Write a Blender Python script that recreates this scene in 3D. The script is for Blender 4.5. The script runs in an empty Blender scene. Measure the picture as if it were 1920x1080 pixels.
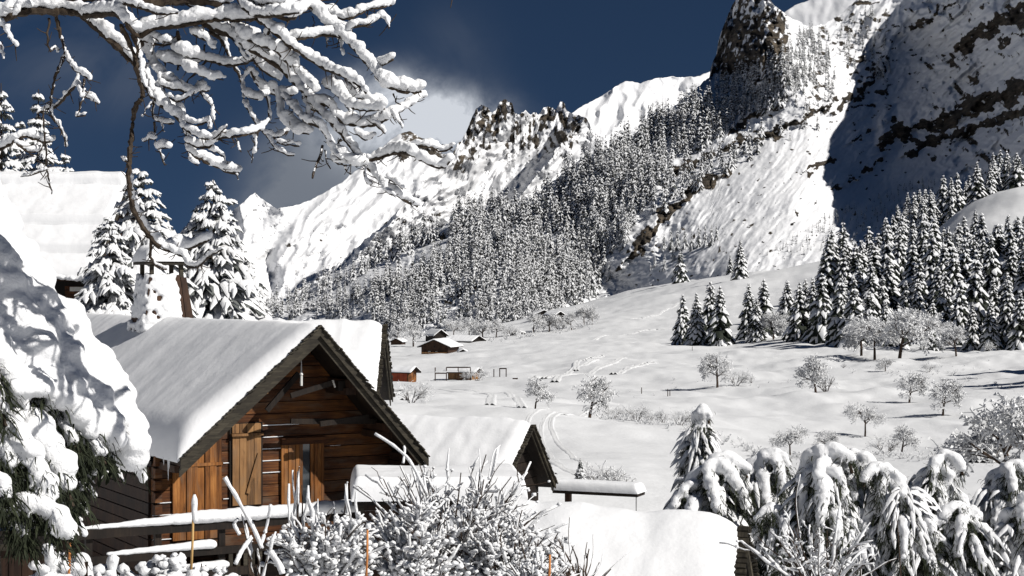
import bpy, math, random
import numpy as np
from mathutils import Vector, Matrix
random.seed(7)
RNG = np.random.default_rng(7)
SC = bpy.context.scene
COL = SC.collection
F = 3200.0            # focal length in photograph pixels (1920 wide)
HZ = 540.0            # horizon row

# ---------------------------------------------------------------- camera
cam = bpy.data.cameras.new('camera'); cam.sensor_width = 36.0; cam.lens = 36.0 * F / 1920.0
cam.clip_start = 0.1; cam.clip_end = 30000
cam_ob = bpy.data.objects.new('camera', cam); COL.objects.link(cam_ob)
cam_ob.location = (0, 0, 0); cam_ob.rotation_euler = (math.pi / 2, 0, 0)
SC.camera = cam_ob

# ---------------------------------------------------------------- light
SUN = Vector((0.70, -0.36, 0.64)).normalized()
sun = bpy.data.lights.new('sun', 'SUN'); sun.energy = 4.4; sun.angle = math.radians(0.5); sun.color = (1.0, 0.96, 0.90)
sun_ob = bpy.data.objects.new('sun', sun); COL.objects.link(sun_ob)
sun_ob.location = (60, -40, 60)
sun_ob.rotation_euler = (-SUN).to_track_quat('-Z', 'Y').to_euler()
SC.view_settings.view_transform = 'Standard'; SC.view_settings.look = 'None'
SC.view_settings.exposure = 0.18; SC.view_settings.gamma = 1.0; SC.view_settings.use_curve_mapping = False
SC.render.film_transparent = False
SC.cycles.max_bounces = 8; SC.cycles.diffuse_bounces = 1

class NT:
    """small node-tree writer"""
    def __init__(s, tree):
        s.t = tree; s.n = tree.nodes; s.l = tree.links
    def add(s, kind, inputs=None, **props):
        nd = s.n.new(kind)
        for k, v in props.items(): setattr(nd, k, v)
        for k, v in (inputs or {}).items():
            sock = nd.inputs[k]
            if isinstance(v, bpy.types.NodeSocket): s.l.new(v, sock)
            else: sock.default_value = v
        return nd
    def math(s, op, a, b=0.0, clamp=False):
        nd = s.add('ShaderNodeMath', {0: a, 1: b}, operation=op); nd.use_clamp = clamp
        return nd.outputs[0]
    def ramp(s, fac, stops, interp='LINEAR'):
        nd = s.add('ShaderNodeValToRGB', {0: fac}); cr = nd.color_ramp; cr.interpolation = interp
        while len(cr.elements) < len(stops): cr.elements.new(0.5)
        for e, (p, c) in zip(cr.elements, stops):
            e.position = p; e.color = c if len(c) == 4 else (*c, 1)
        return nd.outputs[0]
    def mix(s, f, a, b):
        nd = s.n.new('ShaderNodeMix'); nd.data_type = 'RGBA'
        for k, v in ((0, f), (6, a), (7, b)):
            if isinstance(v, bpy.types.NodeSocket): s.l.new(v, nd.inputs[k])
            elif k == 0: nd.inputs[0].default_value = v
            else: nd.inputs[k].default_value = (*v, 1) if len(v) == 3 else v
        return nd.outputs[2]

world = bpy.data.worlds.new('World'); SC.world = world; world.use_nodes = True
w = NT(world.node_tree); w.n.clear()
tc = w.add('ShaderNodeTexCoord')
vup = w.add('ShaderNodeVectorMath', {0: tc.outputs['Generated'], 1: (0, 0, 0.22)}, operation='ADD')
vn = w.add('ShaderNodeVectorMath', {0: vup.outputs[0]}, operation='NORMALIZE')
sky = w.add('ShaderNodeTexSky', {0: vn.outputs[0]})
sky.sky_type = 'NISHITA'; sky.sun_disc = False
sky.sun_elevation = math.asin(SUN.z); sky.sun_rotation = math.atan2(SUN.x, SUN.y)
sky.altitude = 2200; sky.air_density = 0.75; sky.dust_density = 0.05; sky.ozone_density = 2.2
hs = w.add('ShaderNodeHueSaturation', {'Saturation': 1.12, 'Value': 0.27, 'Color': sky.outputs[0]})
# clouds: soft banks placed by direction (x/y, z/y), part of the sky itself
sx = w.add('ShaderNodeSeparateXYZ', {0: tc.outputs['Generated']})
ysafe = w.math('MAXIMUM', sx.outputs[1], 0.02)
cu = w.math('DIVIDE', sx.outputs[0], ysafe); cv = w.math('DIVIDE', sx.outputs[2], ysafe)
cvec = w.add('ShaderNodeCombineXYZ', {0: cu, 1: cv}).outputs[0]
cn1 = w.add('ShaderNodeTexNoise', {'Vector': cvec, 'Scale': 26.0, 'Detail': 7.0, 'Roughness': 0.58, 'Distortion': 0.5}).outputs[0]
cn2 = w.add('ShaderNodeTexNoise', {'Vector': cvec, 'Scale': 9.0, 'Detail': 5.0, 'Roughness': 0.6, 'Distortion': 0.9}).outputs[0]
def cloud_blob(px, py, rx, ry, amp):
    a = w.math('MULTIPLY', w.math('SUBTRACT', cu, (px - 960) / F), F / rx)
    b = w.math('MULTIPLY', w.math('SUBTRACT', cv, (HZ - py) / F), F / ry)
    d = w.math('ADD', w.math('MULTIPLY', a, a), w.math('MULTIPLY', b, b))
    return w.math('MULTIPLY', w.math('EXPONENT', w.math('MULTIPLY', d, -1.0)), amp)
def cloud_sum(lst):
    s = None
    for c in lst:
        m = cloud_blob(*c); s = m if s is None else w.math('ADD', s, m)
    return s
front = w.math('GREATER_THAN', sx.outputs[1], 0.05)
bright = cloud_sum([(850, 232, 80, 42, 1.7), (785, 200, 80, 36, 1.3), (710, 165, 80, 40, .7), (740, 265, 110, 50, 1.2), (690, 230, 80, 40, .8)])
grey = cloud_sum([(545, 335, 75, 80, 1.0), (640, 290, 120, 80, 1.0), (480, 410, 70, 60, .7), (700, 330, 90, 60, .9)])
wisp = cloud_sum([(845, 85, 75, 75, .34), (900, 170, 60, 40, .2), (90, 110, 190, 75, .42), (230, 160, 120, 60, .25), (-700, 200, 500, 120, .4), (2700, 150, 500, 120, .4)])
cn3 = w.add('ShaderNodeTexNoise', {'Vector': cvec, 'Scale': 70.0, 'Detail': 6.0, 'Roughness': 0.6}).outputs[0]
edge = w.math('MULTIPLY', w.math('SUBTRACT', w.math('ADD', w.math('MULTIPLY', cn1, .72), w.math('MULTIPLY', cn3, .28)), 0.36), 4.2)
mb = w.math('MULTIPLY', w.math('MULTIPLY', bright, edge), front, clamp=True)
mg = w.math('MULTIPLY', w.math('MULTIPLY', grey, w.math('ADD', w.math('MULTIPLY', edge, .4), .55)), front, clamp=True)
mw = w.math('MULTIPLY', w.math('MULTIPLY', wisp, w.math('MULTIPLY', w.math('SUBTRACT', cn2, 0.36), 3.2)), front, clamp=True)
SKYK = 0.1
c1 = w.mix(mw, hs.outputs[0], (1.15, 1.35, 1.75))
c2 = w.mix(mg, c1, (1.5, 1.7, 2.05))
c3 = w.mix(mb, c2, (5.6, 5.9, 6.4))
bg = w.add('ShaderNodeBackground', {0: c3, 1: SKYK})
w.add('ShaderNodeOutputWorld', {0: bg.outputs[0]})

# ---------------------------------------------------------------- numpy noise
_perm = np.random.default_rng(3).permutation(256).astype(np.int64); _perm = np.concatenate([_perm, _perm])
_g = np.random.default_rng(4).normal(size=(256, 3)); _g /= np.linalg.norm(_g, axis=1)[:, None]
def perlin(p):
    p = np.asarray(p, float); i = np.floor(p).astype(np.int64); f = p - i
    u = f * f * f * (f * (f * 6 - 15) + 10); i &= 255
    def corner(dx, dy, dz):
        h = _perm[_perm[_perm[(i[..., 0] + dx) & 255] + ((i[..., 1] + dy) & 255)] + ((i[..., 2] + dz) & 255)]
        gr = _g[h]
        return gr[..., 0] * (f[..., 0] - dx) + gr[..., 1] * (f[..., 1] - dy) + gr[..., 2] * (f[..., 2] - dz)
    def lerp(a, b, t): return a + (b - a) * t
    x00 = lerp(corner(0, 0, 0), corner(1, 0, 0), u[..., 0]); x10 = lerp(corner(0, 1, 0), corner(1, 1, 0), u[..., 0])
    x01 = lerp(corner(0, 0, 1), corner(1, 0, 1), u[..., 0]); x11 = lerp(corner(0, 1, 1), corner(1, 1, 1), u[..., 0])
    return lerp(lerp(x00, x10, u[..., 1]), lerp(x01, x11, u[..., 1]), u[..., 2]) * 1.6
def fbm(p, octv=4, gain=0.5, lac=2.03):
    p = np.asarray(p, float); a = 1.0; s = 0; 
    for k in range(octv):
        s = s + a * perlin(p + 17.3 * k); p = p * lac; a *= gain
    return s
def ridged(p, octv=4, gain=0.5):
    p = np.asarray(p, float); a = 1.0; s = 0
    for k in range(octv):
        n = 1 - np.abs(perlin(p + 9.1 * k)) * 2; s = s + a * n; p = p * 2.07; a *= gain
    return s
def fb2(x, y, octv=4, seed=0.0, gain=0.5): 
    x = np.asarray(x, float); y = np.asarray(y, float) + 0 * x
    return fbm(np.stack([x, y, np.full_like(x, seed)], -1), octv, gain)
def rd2(x, y, octv=4, seed=0.0, gain=0.5):
    x = np.asarray(x, float); y = np.asarray(y, float) + 0 * x
    return ridged(np.stack([x, y, np.full_like(x, seed)], -1), octv, gain)
def sstep(a, b, x):
    t = np.clip((x - a) / (b - a), 0, 1); return t * t * (3 - 2 * t)

# ---------------------------------------------------------------- mesh helpers
def P(px, py, Y): return np.array([(px - 960) / F * Y, Y, (HZ - py) / F * Y])
def Pn(px, py, Y): return np.stack([(px - 960) / F * Y, Y + 0 * px, (HZ - py) / F * Y], -1)
def new_mesh(name, V, faces, mats=(), midx=None, smooth=False):
    """faces: an (n,k) array or a list of arrays of equal or different k"""
    if isinstance(faces, np.ndarray): faces = [faces]
    faces = [np.asarray(f, np.int64) for f in faces if len(f)]
    V = np.asarray(V, float)
    me = bpy.data.meshes.new(name)
    me.vertices.add(len(V)); me.vertices.foreach_set('co', V.ravel())
    tot = np.concatenate([np.full(len(f), f.shape[1], np.int64) for f in faces])
    idx = np.concatenate([f.ravel() for f in faces])
    start = np.concatenate([[0], np.cumsum(tot)[:-1]])
    me.loops.add(len(idx)); me.loops.foreach_set('vertex_index', idx)
    me.polygons.add(len(tot)); me.polygons.foreach_set('loop_start', start); me.polygons.foreach_set('loop_total', tot)
    if midx is not None: me.polygons.foreach_set('material_index', np.asarray(midx, np.int32))
    me.polygons.foreach_set('use_smooth', np.full(len(tot), bool(smooth)))
    for m in mats: me.materials.append(m)
    me.update(); me.validate()
    return me
def setp(o, label=None, cat=None, group=None, kind=None):
    if label: o['label'] = label
    if cat: o['category'] = cat
    if group: o['group'] = group
    if kind: o['kind'] = kind
    return o
def link(name, me, parent=None, loc=(0, 0, 0), rot=(0, 0, 0), **kw):
    o = bpy.data.objects.new(name, me); COL.objects.link(o)
    if parent is not None: o.parent = parent
    o.location = loc; o.rotation_euler = rot
    return setp(o, **kw)
def empty(name, loc=(0, 0, 0), rotz=0.0, **kw):
    o = bpy.data.objects.new(name, None); COL.objects.link(o)
    o.empty_display_size = .3
    o.location = tuple(float(c) for c in loc); o.rotation_euler = (0, 0, rotz)
    return setp(o, **kw)
class MB:
    """collects vertices and faces of several shapes into one mesh"""
    def __init__(s): s.V = []; s.Fs = {}; s.n = 0; s.M = {}
    def add(s, V, Fc, m=0):
        V = np.asarray(V, float).reshape(-1, 3); Fc = np.asarray(Fc, np.int64)
        if len(Fc) == 0: return s
        k = Fc.shape[1]
        s.Fs.setdefault((m, k), []).append(Fc + s.n); s.V.append(V); s.n += len(V); return s
    def box(s, x0, x1, y0, y1, z0, z1, m=0):
        V = [(x0,y0,z0),(x1,y0,z0),(x1,y1,z0),(x0,y1,z0),(x0,y0,z1),(x1,y0,z1),(x1,y1,z1),(x0,y1,z1)]
        return s.add(V, [(0,3,2,1),(4,5,6,7),(0,1,5,4),(1,2,6,5),(2,3,7,6),(3,0,4,7)], m)
    def prism(s, poly, y0, y1, m=0):
        """poly: (x,z) outline extruded from y0 to y1"""
        n = len(poly); V = [(p[0], y0, p[1]) for p in poly] + [(p[0], y1, p[1]) for p in poly]
        s.add(V, [tuple(range(n))], m); s.add(V, [tuple(range(2 * n - 1, n - 1, -1))], m)
        return s.add(V, [(i, i + n, (i + 1) % n + n, (i + 1) % n) for i in range(n)], m)
    def beam(s, a, b, w, h, m=0, up=(0, 0, 1)):
        a = np.array(a, float); b = np.array(b, float); d = b - a; d /= np.linalg.norm(d)
        u = np.array(up, float); sd = np.cross(d, u); sd /= np.linalg.norm(sd); u = np.cross(sd, d)
        V = [p + sd * w / 2 * i + u * h / 2 * j for p in (a, b) for i, j in ((-1, -1), (1, -1), (1, 1), (-1, 1))]
        return s.add(V, [(3,2,1,0),(4,5,6,7),(0,1,5,4),(1,2,6,5),(2,3,7,6),(3,0,4,7)], m)
    def mesh(s, name, mats, smooth=False):
        fl = []; mi = []
        for (m, k), L in s.Fs.items():
            f = np.concatenate(L); fl.append(f); mi += [m] * len(f)
        return new_mesh(name, np.concatenate(s.V), fl, mats, mi, smooth)
    def obj(s, name, mats, parent=None, smooth=False, **kw):
        if not isinstance(mats, (list, tuple)): mats = [mats]
        return link(name, s.mesh(name, mats, smooth), parent, **kw)
def tubes(Pts, R, sides=5, caps=True, flat=1.0):
    """Pts (n,k,3), R (n,k): n tubes of k stations"""
    Pts = np.asarray(Pts, float); R = np.asarray(R, float) * np.ones(Pts.shape[:2])
    n, k, _ = Pts.shape
    T = np.empty_like(Pts); T[:, 1:-1] = Pts[:, 2:] - Pts[:, :-2]; T[:, 0] = Pts[:, 1] - Pts[:, 0]; T[:, -1] = Pts[:, -1] - Pts[:, -2]
    T /= np.linalg.norm(T, axis=-1, keepdims=True) + 1e-9
    ref = np.where(np.abs(T[..., 2:3]) > .9, np.array([1., 0, 0]), np.array([0, 0, 1.]))
    A = np.cross(T, ref); A /= np.linalg.norm(A, axis=-1, keepdims=True) + 1e-9
    B = np.cross(A, T)
    th = np.arange(sides) * 2 * np.pi / sides + .3
    V = Pts[:, :, None, :] + R[:, :, None, None] * (np.cos(th)[None, None, :, None] * A[:, :, None, :] + flat * np.sin(th)[None, None, :, None] * B[:, :, None, :])
    V = V.reshape(-1, 3)
    i = np.arange(n)[:, None, None] * k * sides; j = np.arange(k - 1)[None, :, None] * sides; q = np.arange(sides)[None, None, :]; q2 = (q + 1) % sides
    Fc = np.stack([i + j + q, i + j + q2, i + j + sides + q2, i + j + sides + q], -1).reshape(-1, 4)
    if caps:
        e0 = (np.arange(n)[:, None] * k * sides + np.arange(sides)[::-1][None]); e1 = (np.arange(n)[:, None] * k * sides + (k - 1) * sides + np.arange(sides)[None])
        return V, Fc, np.concatenate([e0, e1])
    return V, Fc, np.zeros((0, sides), np.int64)
def add_tubes(mb, Pts, R, sides=5, m=0, caps=True, flat=1.0):
    V, Fq, Fe = tubes(Pts, R, sides, caps, flat); n0 = mb.n
    mb.add(V, Fq, m)
    if len(Fe): mb.Fs.setdefault((m, sides), []).append(Fe + n0)
def resample(pts, n):
    pts = np.asarray(pts, float); 
    if len(pts) > 2:   # Catmull-Rom then even spacing
        q = np.concatenate([[2 * pts[0] - pts[1]], pts, [2 * pts[-1] - pts[-2]]]); out = []
        for i in range(1, len(q) - 2):
            for t in np.linspace(0, 1, 8, endpoint=False):
                out.append(.5 * ((2 * q[i]) + (-q[i-1] + q[i+1]) * t + (2*q[i-1] - 5*q[i] + 4*q[i+1] - q[i+2]) * t*t + (-q[i-1] + 3*q[i] - 3*q[i+1] + q[i+2]) * t**3))
        out.append(q[-2]); pts = np.array(out)
    d = np.concatenate([[0], np.cumsum(np.linalg.norm(np.diff(pts, axis=0), axis=1))])
    s = np.linspace(0, d[-1], n)
    return np.stack([np.interp(s, d, pts[:, i]) for i in range(pts.shape[1])], -1)
_ICO = None
def ico(sub=1):
    import bmesh
    bm = bmesh.new(); bmesh.ops.create_icosphere(bm, subdivisions=sub, radius=1.0)
    V = np.array([v.co[:] for v in bm.verts]); Fc = np.array([[v.index for v in f.verts] for f in bm.faces]); bm.free(); return V, Fc
ICO1 = ico(1); ICO2 = ico(2)
def add_balls(mb, C, R, m=0, sc=(1, 1, 1), jit=.15, ic=None):
    C = np.asarray(C, float); R = np.asarray(R, float) * np.ones(len(C)); V, Fc = ic or ICO1
    VV = C[:, None, :] + R[:, None, None] * V[None] * np.array(sc) * (1 + jit * RNG.normal(size=(len(C), len(V), 1)))
    FF = Fc[None] + (np.arange(len(C)) * len(V))[:, None, None]
    mb.add(VV.reshape(-1, 3), FF.reshape(-1, 3), m)
def remesh(mb, name, voxel, mats, smooth_it=4, noise=0.0, nscale=5.0):
    """merge closed shapes into one continuous skin"""
    me = mb.mesh(name + '_src', [])
    o = bpy.data.objects.new('tmp', me); COL.objects.link(o)
    md = o.modifiers.new('r', 'REMESH'); md.mode = 'VOXEL'; md.voxel_size = voxel; md.adaptivity = 0
    if smooth_it:
        sm = o.modifiers.new('s', 'SMOOTH'); sm.iterations = smooth_it; sm.factor = .5
    dg = bpy.context.evaluated_depsgraph_get()
    out = bpy.data.meshes.new_from_object(o.evaluated_get(dg)); out.name = name
    bpy.data.objects.remove(o); bpy.data.meshes.remove(me)
    n = len(out.vertices)
    if noise and n:
        co = np.empty(n * 3); out.vertices.foreach_get('co', co); co = co.reshape(-1, 3)
        no = np.empty(n * 3); out.vertices.foreach_get('normal', no); no = no.reshape(-1, 3)
        co = co + no * (noise * fbm(co * nscale, 3))[:, None]
        out.vertices.foreach_set('co', co.ravel())
    out.polygons.foreach_set('use_smooth', np.ones(len(out.polygons), bool))
    out.materials.clear()
    for m in mats: out.materials.append(m)
    out.update()
    return out

# ---------------------------------------------------------------- materials
def material(name):
    m = bpy.data.materials.new(name); m.use_nodes = True; t = NT(m.node_tree); t.n.clear()
    b = t.add('ShaderNodeBsdfPrincipled'); o = t.add('ShaderNodeOutputMaterial', {0: b.outputs[0]})
    return m, t, b
def nz(t, vec, scale, detail=3, rough=.5, dist=0.0):
    return t.add('ShaderNodeTexNoise', {'Vector': vec, 'Scale': scale, 'Detail': detail, 'Roughness': rough, 'Distortion': dist}).outputs[0]
def bump(t, b, h, strength, dist, normal=None):
    ins = {'Strength': strength, 'Distance': dist, 'Height': h}
    if normal is not None: ins['Normal'] = normal
    nb = t.add('ShaderNodeBump', ins); t.l.new(nb.outputs[0], b.inputs['Normal']); return nb.outputs[0]
def snow_mat(name, s1, d1, s2, d2, col=(.86, .87, .89), obj=False):
    m, t, b = material(name); c = t.add('ShaderNodeTexCoord').outputs['Object'] if obj else t.add('ShaderNodeNewGeometry').outputs['Position']
    n0 = nz(t, c, s1 * .35, 3)
    cc = t.ramp(n0, [(.3, tuple(x * .94 for x in col)), (.7, col)])
    t.l.new(cc, b.inputs['Base Color']); b.inputs['Roughness'].default_value = .72; b.inputs['Specular IOR Level'].default_value = .25
    h1 = nz(t, c, s1, 4, .55); nb = bump(t, b, h1, 1.0, d1)
    h2 = nz(t, c, s2, 3, .6); bump(t, b, h2, 1.0, d2, nb)
    return m
M = {}
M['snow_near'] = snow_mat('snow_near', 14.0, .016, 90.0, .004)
M['snow_roof'] = snow_mat('snow_roof', 1.6, .03, 16.0, .004)
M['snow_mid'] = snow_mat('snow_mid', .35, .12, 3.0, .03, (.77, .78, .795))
M['snow_tree'] = snow_mat('snow_tree', 3.0, .05, 14.0, .02)
M['snow_far_tree'] = snow_mat('snow_far_tree', .8, .1, 3.0, .05, (.80, .81, .83))
def plain(name, c1, c2, scale, rough=.8, bs=0.0, stretch=(1, 1, 1), obj=True, spec=.2):
    m, t, b = material(name); c = t.add('ShaderNodeTexCoord').outputs['Object'] if obj else t.add('ShaderNodeNewGeometry').outputs['Position']
    mp = t.add('ShaderNodeMapping', {0: c, 'Scale': stretch}).outputs[0]
    n = nz(t, mp, scale, 5, .6, .3)
    t.l.new(t.ramp(n, [(.3, c1), (.7, c2)]), b.inputs['Base Color'])
    b.inputs['Roughness'].default_value = rough; b.inputs['Specular IOR Level'].default_value = spec
    if bs: bump(t, b, n, 1.0, bs)
    return m
def wood(name, dark, mid, light, axis, bs=.004, grain=26, weather=0.0):
    m, t, b = material(name); tc = t.add('ShaderNodeTexCoord'); c = tc.outputs['Object']
    oi = t.add('ShaderNodeObjectInfo').outputs['Random']
    off = t.add('ShaderNodeVectorMath', {0: c, 1: t.add('ShaderNodeCombineXYZ', {0: t.math('MULTIPLY', oi, 37.0), 1: t.math('MULTIPLY', oi, 17.0), 2: t.math('MULTIPLY', oi, 53.0)}).outputs[0]}, operation='ADD').outputs[0]
    st = [1, 1, 1]; st[axis] = .05
    mp = t.add('ShaderNodeMapping', {0: off, 'Scale': tuple(st)}).outputs[0]
    g = nz(t, mp, grain, 6, .65, .6); g2 = nz(t, mp, grain * .22, 4, .6, .4)
    n3 = nz(t, off, 1.3, 3)
    f = t.math('ADD', t.math('MULTIPLY', g, .55), t.math('ADD', t.math('MULTIPLY', g2, .35), t.math('ADD', t.math('MULTIPLY', t.math('SUBTRACT', oi, .5), .16), t.math('MULTIPLY', t.math('SUBTRACT', n3, .5), .45))))
    cw_ = t.ramp(f, [(.28, dark), (.46, mid), (.66, light)])
    if weather:   # silvered, sun bleached patches and dark damp stains
        wn = nz(t, t.add('ShaderNodeMapping', {0: off, 'Scale': tuple(1 if q != axis else .35 for q in range(3))}).outputs[0], 3.1, 5, .65, .5)
        cw_ = t.mix(t.ramp(wn, [(.50, (0, 0, 0)), (.68, (weather,) * 3)]), cw_, (.14, .105, .075))
        cw_ = t.mix(t.ramp(wn, [(.30, (.7, .7, .7)), (.42, (0, 0, 0))]), cw_, (.018, .010, .006))
    t.l.new(cw_, b.inputs['Base Color'])
    b.inputs['Roughness'].default_value = .7; b.inputs['Specular IOR Level'].default_value = .25
    bump(t, b, g, 1.0, bs)
    return m
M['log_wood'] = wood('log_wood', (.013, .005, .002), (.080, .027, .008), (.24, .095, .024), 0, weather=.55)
M['board_wood'] = wood('board_wood', (.055, .020, .006), (.22, .082, .020), (.42, .18, .05), 2, weather=.5)
M['shutter_wood'] = wood('shutter_wood', (.10, .050, .020), (.26, .135, .055), (.40, .23, .10), 2, weather=.4)
M['grey_wood'] = wood('grey_wood', (.010, .008, .006), (.032, .027, .019), (.09, .078, .055), 0)
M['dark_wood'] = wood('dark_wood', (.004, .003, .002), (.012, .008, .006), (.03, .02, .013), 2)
M['brown_wood'] = wood('brown_wood', (.012, .006, .004), (.035, .017, .010), (.075, .038, .02), 2)
M['bark'] = plain('bark', (.018, .012, .009), (.07, .052, .036), 30, bs=.003, obj=False)
M['needle'] = plain('needle', (.010, .014, .008), (.035, .042, .022), 14, obj=False)
M['needle_frosted'] = plain('needle_frosted', (.035, .040, .036), (.17, .18, .175), 1.6, obj=False)
M['needle_mid'] = plain('needle_mid', (.012, .016, .013), (.035, .042, .030), 2.2, obj=False)
M['frost'] = plain('frost', (.66, .67, .68), (.88, .885, .90), 1.1, obj=False)
M['shrub_bark'] = plain('shrub_bark', (.025, .018, .014), (.09, .06, .042), 20, obj=False)
M['cane'] = plain('cane', (.45, .16, .05), (.62, .28, .10), 6, stretch=(1, 1, .3))
M['cane_pale'] = plain('cane_pale', (.42, .24, .09), (.62, .42, .18), 6, stretch=(1, 1, .3))
M['red_wood'] = wood('red_wood', (.12, .022, .010), (.27, .050, .02), (.36, .09, .03), 2)
M['metal'] = plain('metal', (.30, .30, .30), (.5, .5, .5), 8, rough=.35, spec=.6)
M['glass'] = plain('glass', (.02, .025, .03), (.05, .06, .07), 2, rough=.08, spec=.8)
M['pale_sign'] = plain('pale_sign', (.6, .58, .52), (.75, .73, .68), 8)
M['shade_glass'] = plain('shade_glass', (.55, .55, .52), (.72, .72, .70), 3, rough=.2)
M['rope'] = plain('rope', (.05, .05, .05), (.1, .1, .1), 8)
M['stone'] = plain('stone', (.11, .10, .09), (.30, .27, .23), 5, bs=.02)

# mountain: snow or rock by the sheet's own rock mask, broken up by noise
m, t, b = material('mountain')
pos = t.add('ShaderNodeNewGeometry').outputs['Position']
at = t.add('ShaderNodeAttribute', attribute_name='rock').outputs['Fac']
nfine = nz(t, pos, .16, 6, .65, .4); nlow = nz(t, pos, .03, 4, .6)
mk = t.math('ADD', at, t.math('MULTIPLY', t.math('SUBTRACT', nfine, .5), .9))
mask = t.ramp(mk, [(.46, (0, 0, 0)), (.54, (1, 1, 1))])
lay = nz(t, t.add('ShaderNodeMapping', {0: pos, 'Scale': (.25, .25, 2.2), 'Rotation': (0, .35, 0)}).outputs[0], .22, 6, .65)
rockc = t.ramp(t.math('ADD', t.math('MULTIPLY', lay, .6), t.math('MULTIPLY', nlow, .4)), [(.35, (.022, .020, .018)), (.5, (.075, .064, .052)), (.66, (.20, .16, .115))])
snowc = t.ramp(nlow, [(.3, (.80, .81, .84)), (.7, (.86, .87, .89))])
t.l.new(t.mix(mask, snowc, rockc), b.inputs['Base Color'])
b.inputs['Roughness'].default_value = .8; b.inputs['Specular IOR Level'].default_value = .1
nb = bump(t, b, nfine, .8, .55)
nr = t.math('MULTIPLY', nz(t, pos, .5, 6, .7), mask); bump(t, b, nr, 1.0, 2.2, nb)
M['mountain'] = m
# ================================================================ ground
def mq_fit(pts, c):
    A = np.array([(p[0], p[1]) for p in pts]); v = np.array([p[2] for p in pts]); mu = v.mean()
    K = np.sqrt(((A[:, None] - A[None]) ** 2).sum(-1) + c * c); n = len(A)
    Km = np.zeros((n + 3, n + 3)); Km[:n, :n] = K; Km[:n, n] = 1; Km[:n, n+1:] = A; Km[n, :n] = 1; Km[n+1:, :n] = A.T
    w_ = np.linalg.solve(Km, np.concatenate([v, [0, 0, 0]]))
    def f(x, y):
        x = np.asarray(x, float); y = np.asarray(y, float); sh = np.broadcast(x, y).shape
        x = np.broadcast_to(x, sh).ravel(); y = np.broadcast_to(y, sh).ravel(); o = np.full(len(x), w_[n]) + w_[n+1] * x + w_[n+2] * y
        for i in range(n): o += w_[i] * np.sqrt((x - A[i, 0]) ** 2 + (y - A[i, 1]) ** 2 + c * c)
        return o.reshape(sh)
    return f
G0 = [  # world points (x, y, z)
    (0, 0, -2.2), (-15, 0, -1.2), (15, 0, -3), (0, -40, 4), (-40, -40, 6), (40, -40, 3), (0, 12, -4.4), (-8, 12, -4.0), (9, 12, -4.8), (0, 20, -6.0), (9, 22, -6.4),
    (-10, 26, -6.0), (-12, 40, -7.2), (-4, 36, -8.4), (5, 40, -9.3), (15, 40, -9.0), (-25, 70, -3.5), (-18, 100, -6), (-13, 62, -4.2), (-5, 62, -7.5), (-30, 40, -2), (-6, 90, -9), (35, 40, -8),
    (-60, 120, -4), (-80, 60, 2), (60, 90, -7), (60, 30, -4)]
G1 = [  # px, py, Y on the photograph
    (1040, 880, 75), (1220, 930, 70), (1000, 765, 130), (1300, 790, 130), (1300, 840, 98), (1500, 870, 92), (1800, 880, 88), (1120, 830, 100), (1150, 790, 128),
    (750, 740, 200), (760, 705, 290), (830, 665, 430), (740, 648, 540), (900, 712, 270), (1000, 650, 440), (1130, 650, 380), (1300, 652, 390), (1100, 705, 250), (1345, 727, 215), (1530, 742, 190), (1440, 690, 270),
    (1500, 642, 370), (1700, 672, 300), (1900, 720, 220), (1900, 650, 330), (1790, 782, 160), (1600, 822, 125), (1420, 800, 140), (1820, 700, 250), (900, 640, 560), (1150, 605, 640), (1080, 585, 900),
    (1300, 580, 700), (1420, 545, 800), (1400, 525, 860), (1530, 492, 1000), (1600, 560, 600), (1240, 535, 1100), (1140, 560, 1150), (980, 600, 1050), (840, 640, 1100), (700, 645, 1150), (600, 640, 1300), (300, 640, 900), (420, 650, 500),
    (500, 700, 220), (1650, 570, 450), (1800, 505, 480), (1800, 435, 545), (1915, 352, 620), (1790, 405, 640), (2100, 345, 600), (2200, 500, 400), (2200, 700, 200), (1720, 470, 640), (1650, 480, 800), (2000, 445, 500), (1920, 470, 470), (2500, 350, 600), (2500, 600, 250)]
pts = list(G0) + [tuple(P(*g)) for g in G1] + [(200, 800, 30), (300, 800, 20), (400, 1600, 60), (0, 2200, -60), (-700, 2200, -60), (900, 2200, 60), (-500, 900, -10), (-300, 400, -14)]
def gw(x, y): return x / (y + 120.0) * 2.2, np.log(np.maximum(y, -60) + 90.0)
_gf = mq_fit([(*gw(p[0], p[1]), p[2] / (p[1] + 90.0)) for p in pts], .06)
def Gz(x, y, detail=True):
    x = np.asarray(x, float); y = np.asarray(y, float)
    z = _gf(*gw(x, y)) * (y + 90.0)
    if detail:
        far = sstep(55, 130, y)
        z = z + far * (.75 * fb2(x / 22, y / 30, 3, 1.5) + .28 * fb2(x / 6, y / 9, 3, 5.5)) + (1 - far) * .10 * fb2(x / 3, y / 3, 3, 2.2)
        # hummocks and gully edges across the open meadow
        me_ = sstep(120, 160, y) * (1 - sstep(380, 520, y)) * sstep(10, 45, x)
        z = z + me_ * (.9 * np.maximum(0, fb2(x / 9, y / 14, 3, 8.5) - .15) - .8 * np.maximum(0, rd2(x / 60, y / 50, 2, 3.1) - 1.18))
        far2 = sstep(500, 900, y) ; z = z + far2 * 2.0 * fb2(x / 60, y / 60, 3, 4.4)
    return z
ry = np.concatenate([np.linspace(-55, 0, 12), np.geomspace(1.5, 26, 40), np.geomspace(26.5, 2400, 520)])
rx = np.concatenate([np.linspace(-1.6, -.36, 30), np.linspace(-.355, .355, 620), np.linspace(.36, 1.6, 30)])
RX, RY = np.meshgrid(rx, ry); GX = RX * (RY + 62); 
GZ = Gz(GX, RY)
nr_, nc_ = GX.shape; ii = np.arange(nr_ - 1)[:, None] * nc_ + np.arange(nc_ - 1)[None]
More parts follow.
